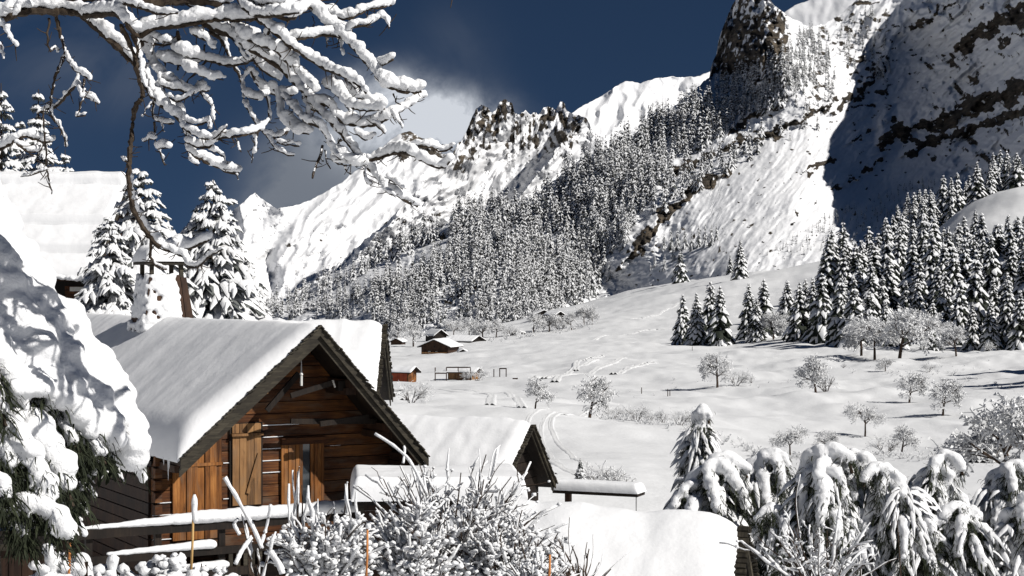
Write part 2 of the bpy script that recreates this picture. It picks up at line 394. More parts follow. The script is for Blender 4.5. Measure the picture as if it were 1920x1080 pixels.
Fg = np.stack([ii, ii + 1, ii + nc_ + 1, ii + nc_], -1).reshape(-1, 4)
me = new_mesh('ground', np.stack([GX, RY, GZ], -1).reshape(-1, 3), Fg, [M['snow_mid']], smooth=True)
link('ground', me, label='snow covered valley floor and meadows', kind='structure')
# ground lookup along a picture ray
_ys = np.geomspace(16, 1500, 900)
def hit(px, py, ymin=16, ymax=1500):
    Y = _ys[(_ys >= ymin) & (_ys <= ymax)]
    zr = (HZ - py) / F * Y; x = (px - 960) / F * Y
    g = Gz(x, Y, False); k = np.where(g >= zr)[0]
    Yh = Y[k[0]] if len(k) else Y[-1]
    x = (px - 960) / F * Yh
    return np.array([x, Yh, float(Gz(np.array([x]), np.array([Yh]))[0])])

# ================================================================ mountains
def interp(pl, x):
    pl = np.array(pl, float); return np.interp(x, pl[:, 0], pl[:, 1])
def dist_poly(px, py, pl):
    """unsigned distance to a polyline and the sign (positive on the upper side)"""
    best = np.full(px.shape, 1e9); sg = np.zeros(px.shape)
    for (x0, y0), (x1, y1) in zip(pl[:-1], pl[1:]):
        dx, dy = x1 - x0, y1 - y0; L = math.hypot(dx, dy)
        t = np.clip(((px - x0) * dx + (py - y0) * dy) / L ** 2, 0, 1)
        ex = px - x0 - t * dx; ey = py - y0 - t * dy; d = np.hypot(ex, ey)
        s = np.where((dx * (py - y0) - dy * (px - x0)) < 0, 1.0, -1.0) * (1 if dx >= 0 else -1)
        u = d < best; best = np.where(u, d, best); sg = np.where(u, s, sg)
    return best * sg
def mountain(name, label, x0, x1, step, top, bottom, rows, depth_fn, rock_fn, jitter=0.0, back=80.0):
    px = np.arange(x0, x1 + step, step, dtype=float)
    tp = interp(top, px); 
    if jitter: tp = tp + jitter * fb2(px / 14, px * 0, 4, 3.3, .6)
    bt = interp(bottom, px); t = np.linspace(0, 1, rows)[:, None]
    PY = bt[None] + (tp - bt)[None] * t; PX = px[None] + 0 * PY
    Yd = depth_fn(PX, PY); R = np.clip(rock_fn(PX, PY), 0, 1)
    V = Pn(PX, PY, Yd)
    tops = V[-1]; extra = [tops + np.array([0, back * k, -back * s]) for k, s in ((.25, .06), (1.2, .8), (3, 2.6))]
    V = np.concatenate([V, np.array(extra)]); R = np.concatenate([R, np.repeat(R[-1:], 3, 0)])
    n, c = V.shape[:2]; ii = np.arange(n - 1)[:, None] * c + np.arange(c - 1)[None]
    Fc = np.stack([ii, ii + 1, ii + c + 1, ii + c], -1).reshape(-1, 4)
    me = new_mesh(name, V.reshape(-1, 3), Fc, [M['mountain']], smooth=True)
    a = me.attributes.new('rock', 'FLOAT', 'POINT'); a.data.foreach_set('value', R.ravel())
    return link(name, me, label=label, kind='structure')
def gully(px, py, sc, seed, stretch=.22, octv=4, ang=.9):
    """ridges running down the fall line, from upper right to lower left"""
    a = px + ang * py + sc * .55 * fb2(px / (sc * 1.6), py / (sc * 1.6), 3, seed + 2.7); b_ = py - ang * px * .6
    return rd2(a / sc, b_ / sc * stretch, octv, seed)

# --- main slope and the right-hand flank
DE = [(480, 600, 1420), (600, 620, 1320), (700, 640, 1180), (840, 640, 1100), (980, 600, 1080), (1140, 560, 1160), (1240, 530, 1110), (1400, 510, 1010), (1530, 490, 1010), (1140, 690, 1080), (840, 720, 1040), (1530, 560, 960), (1800, 600, 850), (2300, 540, 760),
      (560, 545, 1480), (640, 505, 1480), (720, 470, 1470), (870, 405, 1450), (1000, 380, 1420), (1000, 490, 1230), (870, 520, 1250), (1110, 290, 1400), (1200, 400, 1250), (1200, 250, 1430), (1310, 160, 1450), (1310, 300, 1320), (1345, 130, 1500), (1400, 110, 1400), (1465, 100, 1345),
      (1350, 60, 1540), (1385, 0, 1500), (1440, 0, 1410), (1480, 45, 1420), (1450, 250, 1310), (1560, 80, 1430), (1560, 200, 1340), (1640, 40, 1440), (1640, 180, 1390), (1500, 350, 1190), (1400, 430, 1110), (1600, 300, 1285), (1650, 330, 1275),
      (1560, 420, 1120), (1740, 100, 1420), (1740, 250, 1330), (1700, 340, 1250), (1800, 170, 1330), (1840, 30, 1310), (1893, 160, 1215), (1930, 30, 1190), (1990, 100, 1050), (1990, 250, 985), (1900, 350, 1085), (1700, 420, 1130), (1990, 400, 980), (2200, 100, 980), (2300, 300, 900), (2300, -200, 1270), (1900, -150, 1350), (1660, -80, 1500), (1700, 480, 960), (2100, -100, 1130)]
_de = mq_fit([(p[0] / 500, p[1] / 500, math.log(p[2])) for p in DE], .10)
BANDS = [  # cliff bands: polyline, half width px, forward step m, rock amount
    ([(1180, 480), (1215, 445), (1240, 410), (1275, 375), (1320, 345), (1360, 325)], 13, 15, 1.0),
    ([(1260, 320), (1320, 300), (1370, 275), (1420, 262), (1475, 240), (1520, 215)], 9, 9, .75),
    ([(1370, 250), (1400, 225), (1455, 205), (1475, 185)], 7, 7, .6), ([(1560, 210), (1600, 180), (1640, 150), (1665, 100)], 8, 8, .55),
    ([(1500, 230), (1540, 205), (1580, 180), (1620, 165)], 5, 6, .5),
    ([(1515, 318), (1535, 306), (1555, 300)], 7, 7, .9), ([(1600, 265), (1640, 245), (1660, 232)], 6, 6, .6),
    ([(1570, 350), (1610, 335), (1650, 300)], 7, 9, .7), ([(1660, 265), (1720, 240), (1790, 215), (1860, 185), (1940, 165), (2000, 140)], 17, 20, 1.0), ([(1700, 290), (1760, 262), (1830, 240), (1900, 215), (1990, 200)], 11, 13, .9),
    ([(1800, 90), (1850, 55), (1920, 20), (1990, -20)], 14, 16, .95), ([(1690, 60), (1740, 40), (1790, 5)], 6, 8, .55), ([(1880, 80), (1920, 62), (1960, 50)], 7, 9, .7),
    ([(840, 560), (880, 545), (915, 530)], 8, 9, .8), ([(740, 470), (790, 455), (830, 440)], 5, 6, .7), ([(1160, 500), (1190, 470), (1230, 460)], 6, 6, .5)]
BANDR = [(b_[0], b_[1]) for b_ in BANDS]
def crag(px, py):
    return sstep(1322, 1345, px + (py - 60) * .22) * (1 - sstep(1470, 1492, px + 0 * py)) * (1 - sstep(120, 175, py + (px - 1335) * -.15 + 8 * fb2(px / 20, py / 20, 2, .7)))
def de_disp(px, py):
    right = sstep(1700, 1820, px + .1 * (350 - py)); ava = sstep(1250, 1340, px + .6 * (py - 400)) * (1 - right)
    d = -9 * (gully(px, py, 95, 1.1) - 1) * (.5 + .5 * right) - 11 * right * (rd2((px + 1.1 * py) / 62, (py - .7 * px) / 210, 5, 6.6, .55) - 1) - 3.0 * (gully(px, py, 30, 5.1, .35) - 1) * (1 - .45 * right) * (1 - .6 * ava)
    d = d - 14 * fb2(px / 75, py / 60, 4, 7.7) * (1 - .75 * ava) - ava * 1.3 * gully(px, py, 12, 2.6, .14, 4) - ava * .35 * fb2(px / 7, py / 7, 3, 1.3)
    d = d + 2.4 * fb2(px / 9, py / 8, 3, 6.1) * (1 - .93 * ava) * (1 - .35 * right)
    c = crag(px, py); d = d - c * (12 * (rd2(px / 26, py / 60, 4, 9.2) - 1) + 6 * fb2(px / 12, py / 12, 3, 1.9))
    for pl, hw, stp, rk in BANDS:
        wob = 9 * fb2(px / 26, py / 26, 4, hw * 1.7, .65)
        s = dist_poly(px, py, pl) + wob; ends = sstep(0, 1, 1 - np.maximum(0, np.maximum(pl[0][0] - px, px - pl[-1][0])) / 25)
        d = d - stp * sstep(-hw, hw, s) * np.exp(-np.maximum(s, 0) / (5 * hw)) * ends
    return d
def de_depth(px, py): return np.exp(_de(px / 500, py / 500)) + de_disp(px, py)
def de_rock(px, py):
    r = .30 * (fb2(px / 26, py / 20, 4, 2.4) - .35)
    brk = .75 * fb2(px / 12, py / 9, 3, 8.2)
    for pl, hw, stp, rk in BANDS:
        s = dist_poly(px, py, pl) + 9 * fb2(px / 26, py / 26, 4, hw * 1.7, .65); hw = hw * (.85 + .8 * fb2(px / 40, py / 40, 2, hw * .9)); ends = sstep(0, 1, 1 - np.maximum(0, np.maximum(pl[0][0] - px, px - pl[-1][0])) / 25)
        r = np.maximum(r, (rk * (1 - sstep(hw * .7, hw * 1.35, np.abs(s - 1))) + brk) * ends)
    c = crag(px, py); speck = .68 + .50 * fb2((px + .5 * py) / 8, (py - .5 * px) / 15, 4, 3.7) - .22 * sstep(70, 0, py)
    r = np.maximum(r, c * speck)
    tl = sstep(1480, 1540, px) * (1 - sstep(1660, 1700, px)) * (1 - sstep(200, 250, py)); r = np.maximum(r, tl * (.28 + .5 * fb2(px / 22, py / 12, 3, 4.1)))
    rt = sstep(1660, 1740, px) ; r = np.maximum(r, rt * (.14 + .55 * fb2((px + py) / 40, (py - px) / 16, 4, 5.5)))
    return r
D_TOP = [(440, 600), (480, 578), (560, 545), (640, 505), (720, 470), (800, 440), (870, 405), (940, 395), (1000, 370), (1060, 320), (1100, 290), (1150, 275), (1200, 245), (1260, 200), (1310, 160), (1333, 143), (1337, 118), (1347, 95), (1352, 62), (1366, 25), (1380, 2), (1400, -8), (1440, -4), (1462, 16), (1474, 30), (1492, 38), (1520, 50), (1545, 46), (1580, 22), (1620, -10), (1700, -50), (1900, -90), (2300, -120)]
D_BOT = [(440, 660), (840, 700), (1140, 640), (1530, 580), (1900, 620), (2300, 600)]
mountain('main_mountain', 'steep snowy mountainside with cliff bands, crag and avalanche chute', 440, 2300, 2.2, D_TOP, D_BOT, 330, de_depth, de_rock, jitter=3.5)

# --- spires
C_TOP = [(440, 640), (480, 588), (520, 562), (600, 520), (640, 488), (690, 446), (740, 402), (780, 362), (820, 312), (850, 285), (866, 262), (876, 243), (884, 222), (893, 203), (903, 196), (915, 199), (923, 212), (930, 205), (938, 192), (948, 188), (960, 193), (965, 208), (973, 214), (985, 207), (992, 216), (1000, 212), (1008, 216), (1018, 203), (1028, 199), (1040, 206), (1050, 190), (1056, 192), (1062, 206), (1075, 212), (1088, 216), (1102, 222), (1108, 240), (1122, 262), (1135, 285), (1180, 320), (1260, 330)]
def c_depth(px, py):
    base = 1950 - (py - 200) * .55 + (px - 950) * .15
    a = px + .82 * (py - 200) + 9 * fb2(px / 40, py / 40, 3, 6.1)  # constant along each arete
    prof = 0
    for c, hw, amp in ((903, 22, 80), (950, 20, 64), (990, 12, 22), (1052, 34, 110), (1104, 22, 50), (840, 44, 60), (770, 36, 44)):
        u = (a - c) / hw; prof = prof + amp * np.exp(-np.abs(u) ** 1.3) * np.exp(-np.maximum(0, py - 200) / 330)
    big = np.interp(a, [500, 640, 688, 704, 740, 800, 860, 888, 904, 950, 984, 1012, 1040, 1080, 1094, 1110, 1160, 1200, 1320], [30, 5, -55, 45, 75, 75, 50, 32, -100, -70, -35, 16, 34, 6, -16, -150, -95, -50, 40]) * (1 - .7 * sstep(420, 560, py))
    prof = prof * .34
    d = base + big - prof - 10 * (gully(px, py, 46, 3.3, .3) - 1) - 5.5 * rd2((px + .7 * py) / 30, (py - .5 * px) / 70, 5, 2.9, .55) - 2 * fb2(px / 26, py / 40, 3, 2.9)
    d = d - 7 * sstep(330, 200, py) * fb2(px / 9, py / 18, 3, 7.9)
    low = sstep(300, 420, py); d = d - low * 6 * rd2(px / 20, py / 22, 4, 5.2)
    return d
def c_rock(px, py):
    tow = np.zeros_like(px)
    for c, hw in ((903, 26), (950, 22), (990, 12), (1055, 52), (1100, 20)): tow = np.maximum(tow, np.exp(-((px + .5 * (py - 200) - c) / hw) ** 4))
    r = tow * sstep(345, 250, py) * (.48 + .7 * fb2(px / 10, py / 16, 4, 1.3))
    spur = np.exp(-((px + .82 * (py - 200) - 1105) / 26) ** 2) * sstep(420, 240, py); r = np.maximum(r, spur * (.5 + .6 * fb2(px / 10, py / 10, 3, 6.4)))
    spur2 = np.exp(-((px + .55 * (py - 200) - 925) / 40) ** 2) * sstep(430, 260, py); r = np.maximum(r, spur2 * (.42 + .7 * fb2(px / 11, py / 9, 3, 2.4)))
    r = np.maximum(r, sstep(380, 400, py) * (.2 + .6 * fb2(px / 16, py / 8, 3, 9.4)))
    return r
mountain('rock_spires', 'pair of jagged snow dusted rock spires above the forest', 440, 1260, 1.8, C_TOP, [(440, 700), (1260, 660)], 250, c_depth, c_rock, jitter=4)
# --- far snowy peaks
def b_depth(px, py):
    return 2300 - (py - 150) * 1.1 + .25 * (px - 1200) - 20 * (rd2((px + .5 * py + 22 * fb2(px / 60, py / 50, 2, 4.4)) / 85, py / 120, 3, 1.7) - 1) - 5 * fb2(px / 22, py / 26, 3, 3.1)
mountain('white_peak', 'smooth white snow peak behind the forested slope', 1040, 1420, 2.0, [(1040, 235), (1075, 210), (1092, 198), (1110, 190), (1135, 175), (1155, 162), (1172, 152), (1185, 153), (1200, 157), (1215, 151), (1232, 147), (1262, 143), (1285, 145), (1310, 142), (1350, 128), (1420, 120)], [(1040, 420), (1420, 330)], 110, b_depth, lambda x, y: 0 * x + .05, jitter=1.5)
mountain('corner_peak', 'rounded snow summit behind the crag', 1400, 1720, 2.0, [(1400, 60), (1440, 42), (1470, 24), (1490, 10), (1512, 2), (1530, -4), (1560, -22), (1620, -60), (1720, -90)], [(1400, 200), (1720, 200)], 70, lambda x, y: 2000 - (y - 10) * 1.2 - .5 * (x - 1480) - 10 * fb2(x / 60, y / 60, 3, 2.7), lambda x, y: 0 * x + .05, jitter=1.0)
A_TOP = [(-200, 620), (100, 590), (300, 520), (400, 430), (437, 394), (462, 374), (478, 360), (490, 372), (520, 392), (560, 384), (600, 366), (640, 342), (690, 302), (730, 264), (748, 252), (766, 246), (785, 256), (800, 262), (830, 288), (870, 300), (960, 380)]
def a_depth(px, py):
    d = 2500 - (py - 250) * 1.5 + (px - 700) * .35 - 48 * (gully(px, py, 190, 8.3, .4, 3) - 1) - 15 * rd2((px + .8 * py) / 60, (py - .5 * px) / 110, 5, 4.7, .55) - 1.6 * fb2(px / 14, py / 12, 3, 1.1)
    return d
def a_rock(px, py):
    r = .12 + .60 * fb2((px + py) / 26, (py - .6 * px) / 9, 4, 7.3)
    s = sstep(700, 760, px) * sstep(330, 290, py); return np.maximum(r - .12, s * (.5 + .5 * fb2(px / 14, py / 14, 3, 2.2)))
mountain('cloudy_mountain', 'snowy mountain whose ridge runs into the cloud', -200, 960, 2.6, A_TOP, [(-200, 720), (960, 700)], 190, a_depth, a_rock, jitter=2)
# ================================================================ trees: generators
def blades(O, az, L, W, rise, droop, k=4, hang=.5, jit=.12, snow=True, cover=.85, fringe=True, lift=.0, sth=.22, seed=0):
    """drooping fronds. Returns (Vg,Fg) needles with a hanging keel and ragged fringe, (Vs,Fs) the snow lying on them"""
    r = np.random.default_rng(seed + 11); n = len(O); L = L * np.ones(n); W = W * np.ones(n); rise = rise * np.ones(n); droop = droop * np.ones(n)
    s = np.linspace(0, 1, k); D = np.stack([np.cos(az), np.sin(az), 0 * az], -1); S = np.stack([-np.sin(az), np.cos(az), 0 * az], -1)
    bend = r.normal(size=n) * .10
    C = O[:, None] + D[:, None] * (L[:, None] * s)[..., None] + S[:, None] * (L[:, None] * bend[:, None] * s ** 2)[..., None]
    C[..., 2] += L[:, None] * (rise[:, None] * s - droop[:, None] * s ** 2)
    wp = np.interp(s, [0, .25, .7, 1], [.35, .9, .85, .12]); ww = W[:, None] * wp * (1 + jit * r.normal(size=(n, k)))
    Lf = C + S[:, None] * ww[..., None]; Rt = C - S[:, None] * ww[..., None]
    Lf[..., 2] -= ww * .35; Rt[..., 2] -= ww * .35
    K = C.copy(); K[..., 2] -= (hang * ww + .02 * L[:, None]) * (1 + .3 * r.normal(size=(n, k)))
    V = np.stack([Lf, Rt, K], 2).reshape(-1, 3); base = (np.arange(n) * k * 3)[:, None]; j = (np.arange(k - 1) * 3)[None]
    a = base + j
    Fq = np.concatenate([np.stack([a, a + 3, a + 4, a + 1], -1).reshape(-1, 4), np.stack([a + 1, a + 4, a + 5, a + 2], -1).reshape(-1, 4), np.stack([a + 2, a + 5, a + 3, a], -1).reshape(-1, 4)])
    out = [(V, Fq)]
    if fringe:
        q = []
        for side, sg in ((Lf, 1), (Rt, -1)):
            p0 = side[:, :-1].reshape(-1, 3); p1 = side[:, 1:].reshape(-1, 3); m_ = (p0 + p1) / 2
            h = np.repeat(W, k - 1) * r.uniform(.5, 1.3, len(m_)); sd = np.repeat(S, k - 1, 0)
            tip = m_ + sd * (h * .45 * sg)[:, None]; tip[:, 2] -= h * .8; q.append(np.stack([p0, p1, tip], 1))
        q = np.concatenate(q).reshape(-1, 3); out.append((q, np.arange(len(q)).reshape(-1, 3)))
    if snow:
        keep = r.random(n) < cover; Cs = C[keep]; ws = ww[keep] * .92; m_ = len(Cs); Sk = S[keep]
        th = (sth * ws + .01) * (1 + .35 * r.normal(size=ws.shape)); th = np.abs(th)
        a1 = Cs + Sk[:, None] * ws[..., None]; a2 = Cs - Sk[:, None] * ws[..., None]; a1[..., 2] -= ws * .30; a2[..., 2] -= ws * .30
        tp = Cs.copy(); tp[..., 2] += th + lift
        e = np.interp(s, [0, 1], [1, 1.06]); 
        V2 = np.stack([a1, tp, a2], 2).reshape(-1, 3); V2[:, 2] += .012
        a = (np.arange(m_) * k * 3)[:, None] + j
        F2 = np.concatenate([np.stack([a, a + 1, a + 4, a + 3], -1).reshape(-1, 4), np.stack([a + 1, a + 2, a + 5, a + 4], -1).reshape(-1, 4)])
        return out, (V2, F2)
    return out, None
def spruce_data(seed, H, R, levels, nb, cover=.85, sub=0, k=4, fringe=True, sth=.25, power=.9, wfac=.20, droop=.55, gap=.0, hangk=.5):
    r = np.random.default_rng(seed); O = []; az = []; L = []; 
    for i in range(levels):
        t = (i + r.uniform(-.3, .3)) / levels; t = min(max(t, 0), .985); z = H * (.05 + .93 * t)
        rad = R * ((1 - t) ** power) * (1 + .13 * r.normal()) + .012 * H
        m_ = max(3, int(nb * (1 - .45 * t))); a0 = r.uniform(0, 6.28)
        for j in range(m_):
            if r.random() < gap: continue
            O.append((0, 0, z + r.normal() * H * .008)); az.append(a0 + j * 2 * math.pi / m_ + r.normal() * .18); L.append(rad * r.uniform(.78, 1.18))
    O = np.array(O); az = np.array(az); L = np.array(L); t = O[:, 2] / H
    rise = .25 * t ** 2 + r.normal(size=len(L)) * .05 + .02; dr = droop * (1 - .35 * t) + r.normal(size=len(L)) * .07
    W = np.maximum(L * wfac, .012 * H) * r.uniform(.8, 1.2, len(L))
    g = MB(); s = MB()
    o_, sn = blades(O, az, L, W, rise, dr, k, cover=cover, fringe=fringe, sth=sth, seed=seed, hang=hangk)
    for v, f in o_: g.add(v, f)
    s.add(*sn)
    if sub:
        OO = []; AA = []; LL = []; RR = []; DD = []
        for q in range(sub):
            sv = (q + 1) / (sub + 1) * .9 + .05
            for sg in (-1, 1):
                p = O + np.stack([np.cos(az), np.sin(az), 0 * az], -1) * (L * sv)[:, None]; p[:, 2] += L * (rise * sv - dr * sv ** 2)
                OO.append(p); AA.append(az + sg * r.uniform(.5, .95, len(az))); LL.append(L * (1 - sv * .62) * r.uniform(.38, .62, len(L))); RR.append(rise * 0 + r.normal(size=len(L)) * .12); DD.append(dr * 1.1 + .25)
        OO = np.concatenate(OO); AA = np.concatenate(AA); LL = np.concatenate(LL); RR = np.concatenate(RR); DD = np.concatenate(DD)
        o_, sn = blades(OO, AA, LL, LL * .20 + .004 * H, RR, DD, 3, cover=cover, fringe=False, sth=sth * 1.3, seed=seed + 3, hang=hangk)
        for v, f in o_: g.add(v, f)
        s.add(*sn)
    return g, s
def trunk_mb(H, r0, wob=.0, n=7, sides=7):
    z = np.linspace(-.04 * H, H * .97, n); p = np.stack([wob * np.sin(z / H * 5), wob * np.cos(z / H * 4) - wob, z], -1)
    mb = MB(); add_tubes(mb, p[None], np.interp(z, [0, H], [r0, r0 * .08])[None], sides); return mb
class Tree:
    """a tree kind: meshes for its parts, instanced by linked copies"""
    def __init__(s, parts): s.parts = parts     # list of (name, mesh)
    def place(s, name, loc, H, rotz=None, **kw):
        e = empty(name, loc, random.uniform(0, 6.28) if rotz is None else rotz, **kw); f = H * random.uniform(.92, 1.08)
        e.scale = (f, f, H)
        for n, me in s.parts: link(n, me, e)
        return e
class SoloTree:
    def __init__(s, me): s.me = me
    def place(s, name, loc, H, rotz=None, **kw):
        o = link(name, s.me, None, tuple(float(c) for c in loc), (0, 0, random.uniform(0, 6.28) if rotz is None else rotz), **kw)
        f = H * random.uniform(.9, 1.1); o.scale = (f, f, H); return o
SPR = []
for q in range(5):
    H = 1.0; g, s = spruce_data(40 + q, H, .222 + .02 * (q % 3), 24, 11, cover=.84, k=4, sth=.46, power=.78, wfac=.24, droop=.80)
    SPR.append(Tree([('trunk', trunk_mb(H, .016).mesh('spruce_trunk', [M['bark']], True)), ('crown', g.mesh('spruce_crown', [M['needle_mid']])), ('snow_load', s.mesh('spruce_snow', [M['snow_tree']], True))]))
def solo(seed, R, levels, nb, cover, **kw):
    g, s = spruce_data(seed, 1.0, R, levels, nb, cover=cover, **kw); mb = trunk_mb(1.0, .014, sides=4, n=3)
    fs = {}
    for (m_, k_), L_ in mb.Fs.items(): pass
    off = g.n
    for (m_, k_), L_ in s.Fs.items():
        for f in L_: g.Fs.setdefault((1, k_), []).append(f + off)
    g.V += s.V; g.n += s.n; off = g.n
    for (m_, k_), L_ in mb.Fs.items():
        for f in L_: g.Fs.setdefault((2, k_), []).append(f + off)
    g.V += mb.V; g.n += mb.n
    return g
FARM = [M['needle_frosted'], M['snow_far_tree'], M['bark']]
MED = [SoloTree(solo(70 + q, .165 + .02 * (q % 2), 13, 6, .82, k=3, fringe=False, sth=.7, wfac=.30, power=.7, droop=1.15).mesh('slope_spruce', FARM)) for q in range(5)]
FARMB = [solo(90 + q, .155, 8, 5, .80, k=3, fringe=False, sth=.7, wfac=.36, power=.7, droop=1.15) for q in range(4)]

# ---- frosted bare trees and bushes
def frost_data(seed, H=1.0, spread=.55, lean=0, levels=5, trunk=True, nb=5):
    r = np.random.default_rng(seed); segs = []; tips = []
    def grow(p, d, L, rad, lv):
        q = p; dd = d; pts_ = [p]
        for i in range(3):
            dd = dd + r.normal(size=3) * (.16 if lv else .05); dd[2] += .05 * (1 if lv < 3 else -1); dd /= np.linalg.norm(dd); q = q + dd * L / 3; pts_.append(q)
        segs.append((np.array(pts_), rad, lv))
        if lv >= levels: tips.append((p, q)); return
        n = nb if lv == 0 else r.integers(3, 5)
        for j in range(n):
            f = r.uniform(.35, 1) if lv > 0 else r.uniform(.5, 1); b_ = pts_[0] + (pts_[-1] - pts_[0]) * f if lv == 0 else pts_[min(3, int(f * 3))]
            side = r.normal(size=3); side -= side.dot(dd) * dd; side /= np.linalg.norm(side) + 1e-9
            nd = dd * (1 - spread * .45) + side * spread * r.uniform(.7, 1.3); nd /= np.linalg.norm(nd)
            grow(b_, nd, L * r.uniform(.58, .82), rad * .55, lv + 1)
    if trunk: grow(np.array([0, 0, -.02 * H]), np.array([lean, 0, 1.0]), H * .34, .02 * H, 0)
    else:
        for j in range(5):
            a = r.uniform(0, 6.28); grow(np.array([.04 * math.cos(a), .04 * math.sin(a), -.02]) * H, np.array([.6 * math.cos(a), .6 * math.sin(a), 1.0]) / 1.2, H * .36, .011 * H, 1)
    b = MB(); f = MB()
    for lvm in range(0, levels + 1):
        sel = [s_ for s_ in segs if s_[2] == lvm]
        if not sel: continue
        Pp = np.array([s_[0] for s_ in sel]); Rr = np.array([np.linspace(s_[1], s_[1] * .6, 4) for s_ in sel])
        if lvm <= 2: add_tubes(b, Pp, Rr, 4 if lvm else 6, caps=False)
        if lvm >= 1:
            Ps = Pp.copy(); Ps[..., 2] += Rr * .9 + .002 * H
            add_tubes(f, Ps, np.maximum(Rr * .9, .0035 * H) * (1 + .3 * r.normal(size=Rr.shape)), 3, caps=False)
    C = np.array([t_[1] for t_ in tips]); C = C[r.random(len(C)) < .95]
    V, Fc = ICO1; tet = np.array([[1, 0, -.5], [-.5, .87, -.5], [-.5, -.87, -.5], [0, 0, .9]]); tf = np.array([[0, 1, 3], [1, 2, 3], [2, 0, 3], [0, 2, 1]])
    sc_ = H * r.uniform(.007, .017, len(C)); ang = r.uniform(0, 6.28, len(C)); ca, sa = np.cos(ang), np.sin(ang)
    T = np.stack([tet[None, :, 0] * ca[:, None] - tet[None, :, 1] * sa[:, None], tet[None, :, 0] * sa[:, None] + tet[None, :, 1] * ca[:, None], np.broadcast_to(tet[None, :, 2], (len(C), 4))], -1)
    f.add((C[:, None] + T * sc_[:, None, None]).reshape(-1, 3), (tf[None] + (np.arange(len(C)) * 4)[:, None, None]).reshape(-1, 3))
    return b, f
def frost_kind(seed, **kw):
    b, f = frost_data(seed, **kw); zmax = max(v[:, 2].max() for v in f.V)
    for mb in (b, f): mb.V = [v / zmax for v in mb.V]
    return Tree([('trunk' if kw.get('trunk', True) else 'stem', b.mesh('bare_wood', [M['shrub_bark']])), ('frosted_twigs', f.mesh('frosted_twigs', [M['frost']]))])
FRT = [frost_kind(5 + q, spread=.62 + .08 * q, levels=5, nb=5) for q in range(4)]
FRB = [frost_kind(25 + q, spread=.62, levels=4, trunk=False) for q in range(3)]

def m_per_px(Y): return Y / F
# ================================================================ meadow spruces (each placed on its own)
g1 = 'spruces standing on the open meadow'
SP1 = [(1280, 650, 96, 'dark spruce at the left end of the meadow clump'), (1306, 651, 100, 'spruce in the middle of the meadow clump, second from its left'), (1332, 640, 112, 'dark slim spruce rising behind the meadow clump'), (1350, 650, 113, 'white dusted spruce at the right end of the meadow clump'),
    (1388, 522, 76, 'broad spruce alone above the meadow with shadow to its left'), (1369, 515, 40, 'small spruce tucked against the broad lone spruce'), (1275, 530, 64, 'broad snowy spruce at the foot of the chute below the small grove'),
    (1404, 640, 108, 'dark spruce behind the frosted birch left of the forest'), (1432, 636, 112, 'snowy spruce paired with the dark spruce left of the forest'), (1418, 644, 84, 'shorter spruce in front of the pair left of the forest'),
    (1476, 628, 104, 'dark spruce just left of the forest edge'), (1499, 642, 112, 'white striped spruce first in the forest front row'), (1541, 645, 132, 'tall white striped spruce second in the forest front row'), (1524, 640, 118, 'slim spruce between two white striped ones at the forest edge'),
    (1545, 560, 92, 'dark spruce rising over the left forest edge'), (1510, 600, 80, 'shaded spruce behind the forest front row')]
for px, py, h, lab in SP1:
    c = hit(px, py); H = h * m_per_px(c[1]); random.choice(SPR).place('spruce_tree', c, H, label=lab + ', snow on its boughs' if len(lab.split()) < 11 else lab, cat='spruce', group=g1)
small_grove = [(1245, 470, 34), (1258, 468, 44), (1270, 470, 46), (1284, 466, 44), (1297, 470, 40), (1310, 463, 44), (1322, 462, 46), (1334, 460, 42), (1228, 500, 24), (1246, 505, 32), (1220, 508, 16), (1276, 485, 38), (1262, 490, 34), (1343, 450, 34)]
for gi, (px, py, h) in enumerate(sorted(small_grove)):
    Y = float(de_depth(np.array([px + .0]), np.array([py + .0]))[0]); c = P(px, py, Y)
    MED[random.randrange(5)].place('spruce_tree', c, h * m_per_px(Y), label='%s small snowy spruce from the left in the grove below the chute' % 'first second third fourth fifth sixth seventh eighth ninth tenth eleventh twelfth thirteenth fourteenth'.split()[gi], cat='spruce', group='grove at the foot of the chute')
for px, py, h in ((1985, 706, 180), (2000, 722, 200), (2030, 712, 200), (2055, 728, 200), (2085, 708, 190), (2100, 722, 200), (2130, 716, 190), (1990, 696, 170), (2040, 700, 180)):
    c = hit(px, py); random.choice(SPR).place('spruce_tree', c, h * m_per_px(c[1]), label='spruce past the right picture edge whose long shadow crosses the meadow', cat='spruce', group='spruces casting the long meadow shadow')
# ================================================================ forest on the right
random.seed(21)
nfor = 0
rows_ = [(648, 1575, 1960, 34, 120), (628, 1560, 1960, 32, 140), (604, 1552, 1960, 30, 148), (580, 1556, 1960, 28, 140), (560, 1572, 1960, 27, 128), (542, 1600, 1960, 25, 116), (524, 1628, 1960, 24, 104), (508, 1660, 1960, 22, 92)]
FORT = []
for py, xa, xb, dx, hh in rows_:
    x = xa + random.uniform(0, 10)
    while x < xb:
        h = hh * random.uniform(.74, 1.22)
        if py > 600 and 1620 < x < 1740: h *= .95
        c = hit(x, py + random.uniform(-7, 7))
        if py >= 600 and random.random() < .12: x += dx * .6; continue
        FORT.append((c, h, x, py)); x += dx * random.uniform(.6, 1.1)
ORD = 'first second third fourth fifth sixth seventh eighth ninth tenth eleventh twelfth thirteenth fourteenth fifteenth'.split()
cnt = {}
for c, h, x, py in FORT:
    cnt[py] = cnt.get(py, -1) + 1; k_ = cnt[py]
    flab = 'snow laden spruce inside the dense dark forest on the right hillside'
    if py in (648, 628, 604) and k_ < 15: flab = ORD[k_] + ' spruce from the left in the %s row of the dense right-hand forest' % {648: 'front', 628: 'second', 604: 'third'}[py]
    e = random.choice(SPR).place('spruce_tree', c, h * m_per_px(c[1]), label=flab, cat='spruce', group='spruces of the dense right-hand forest')
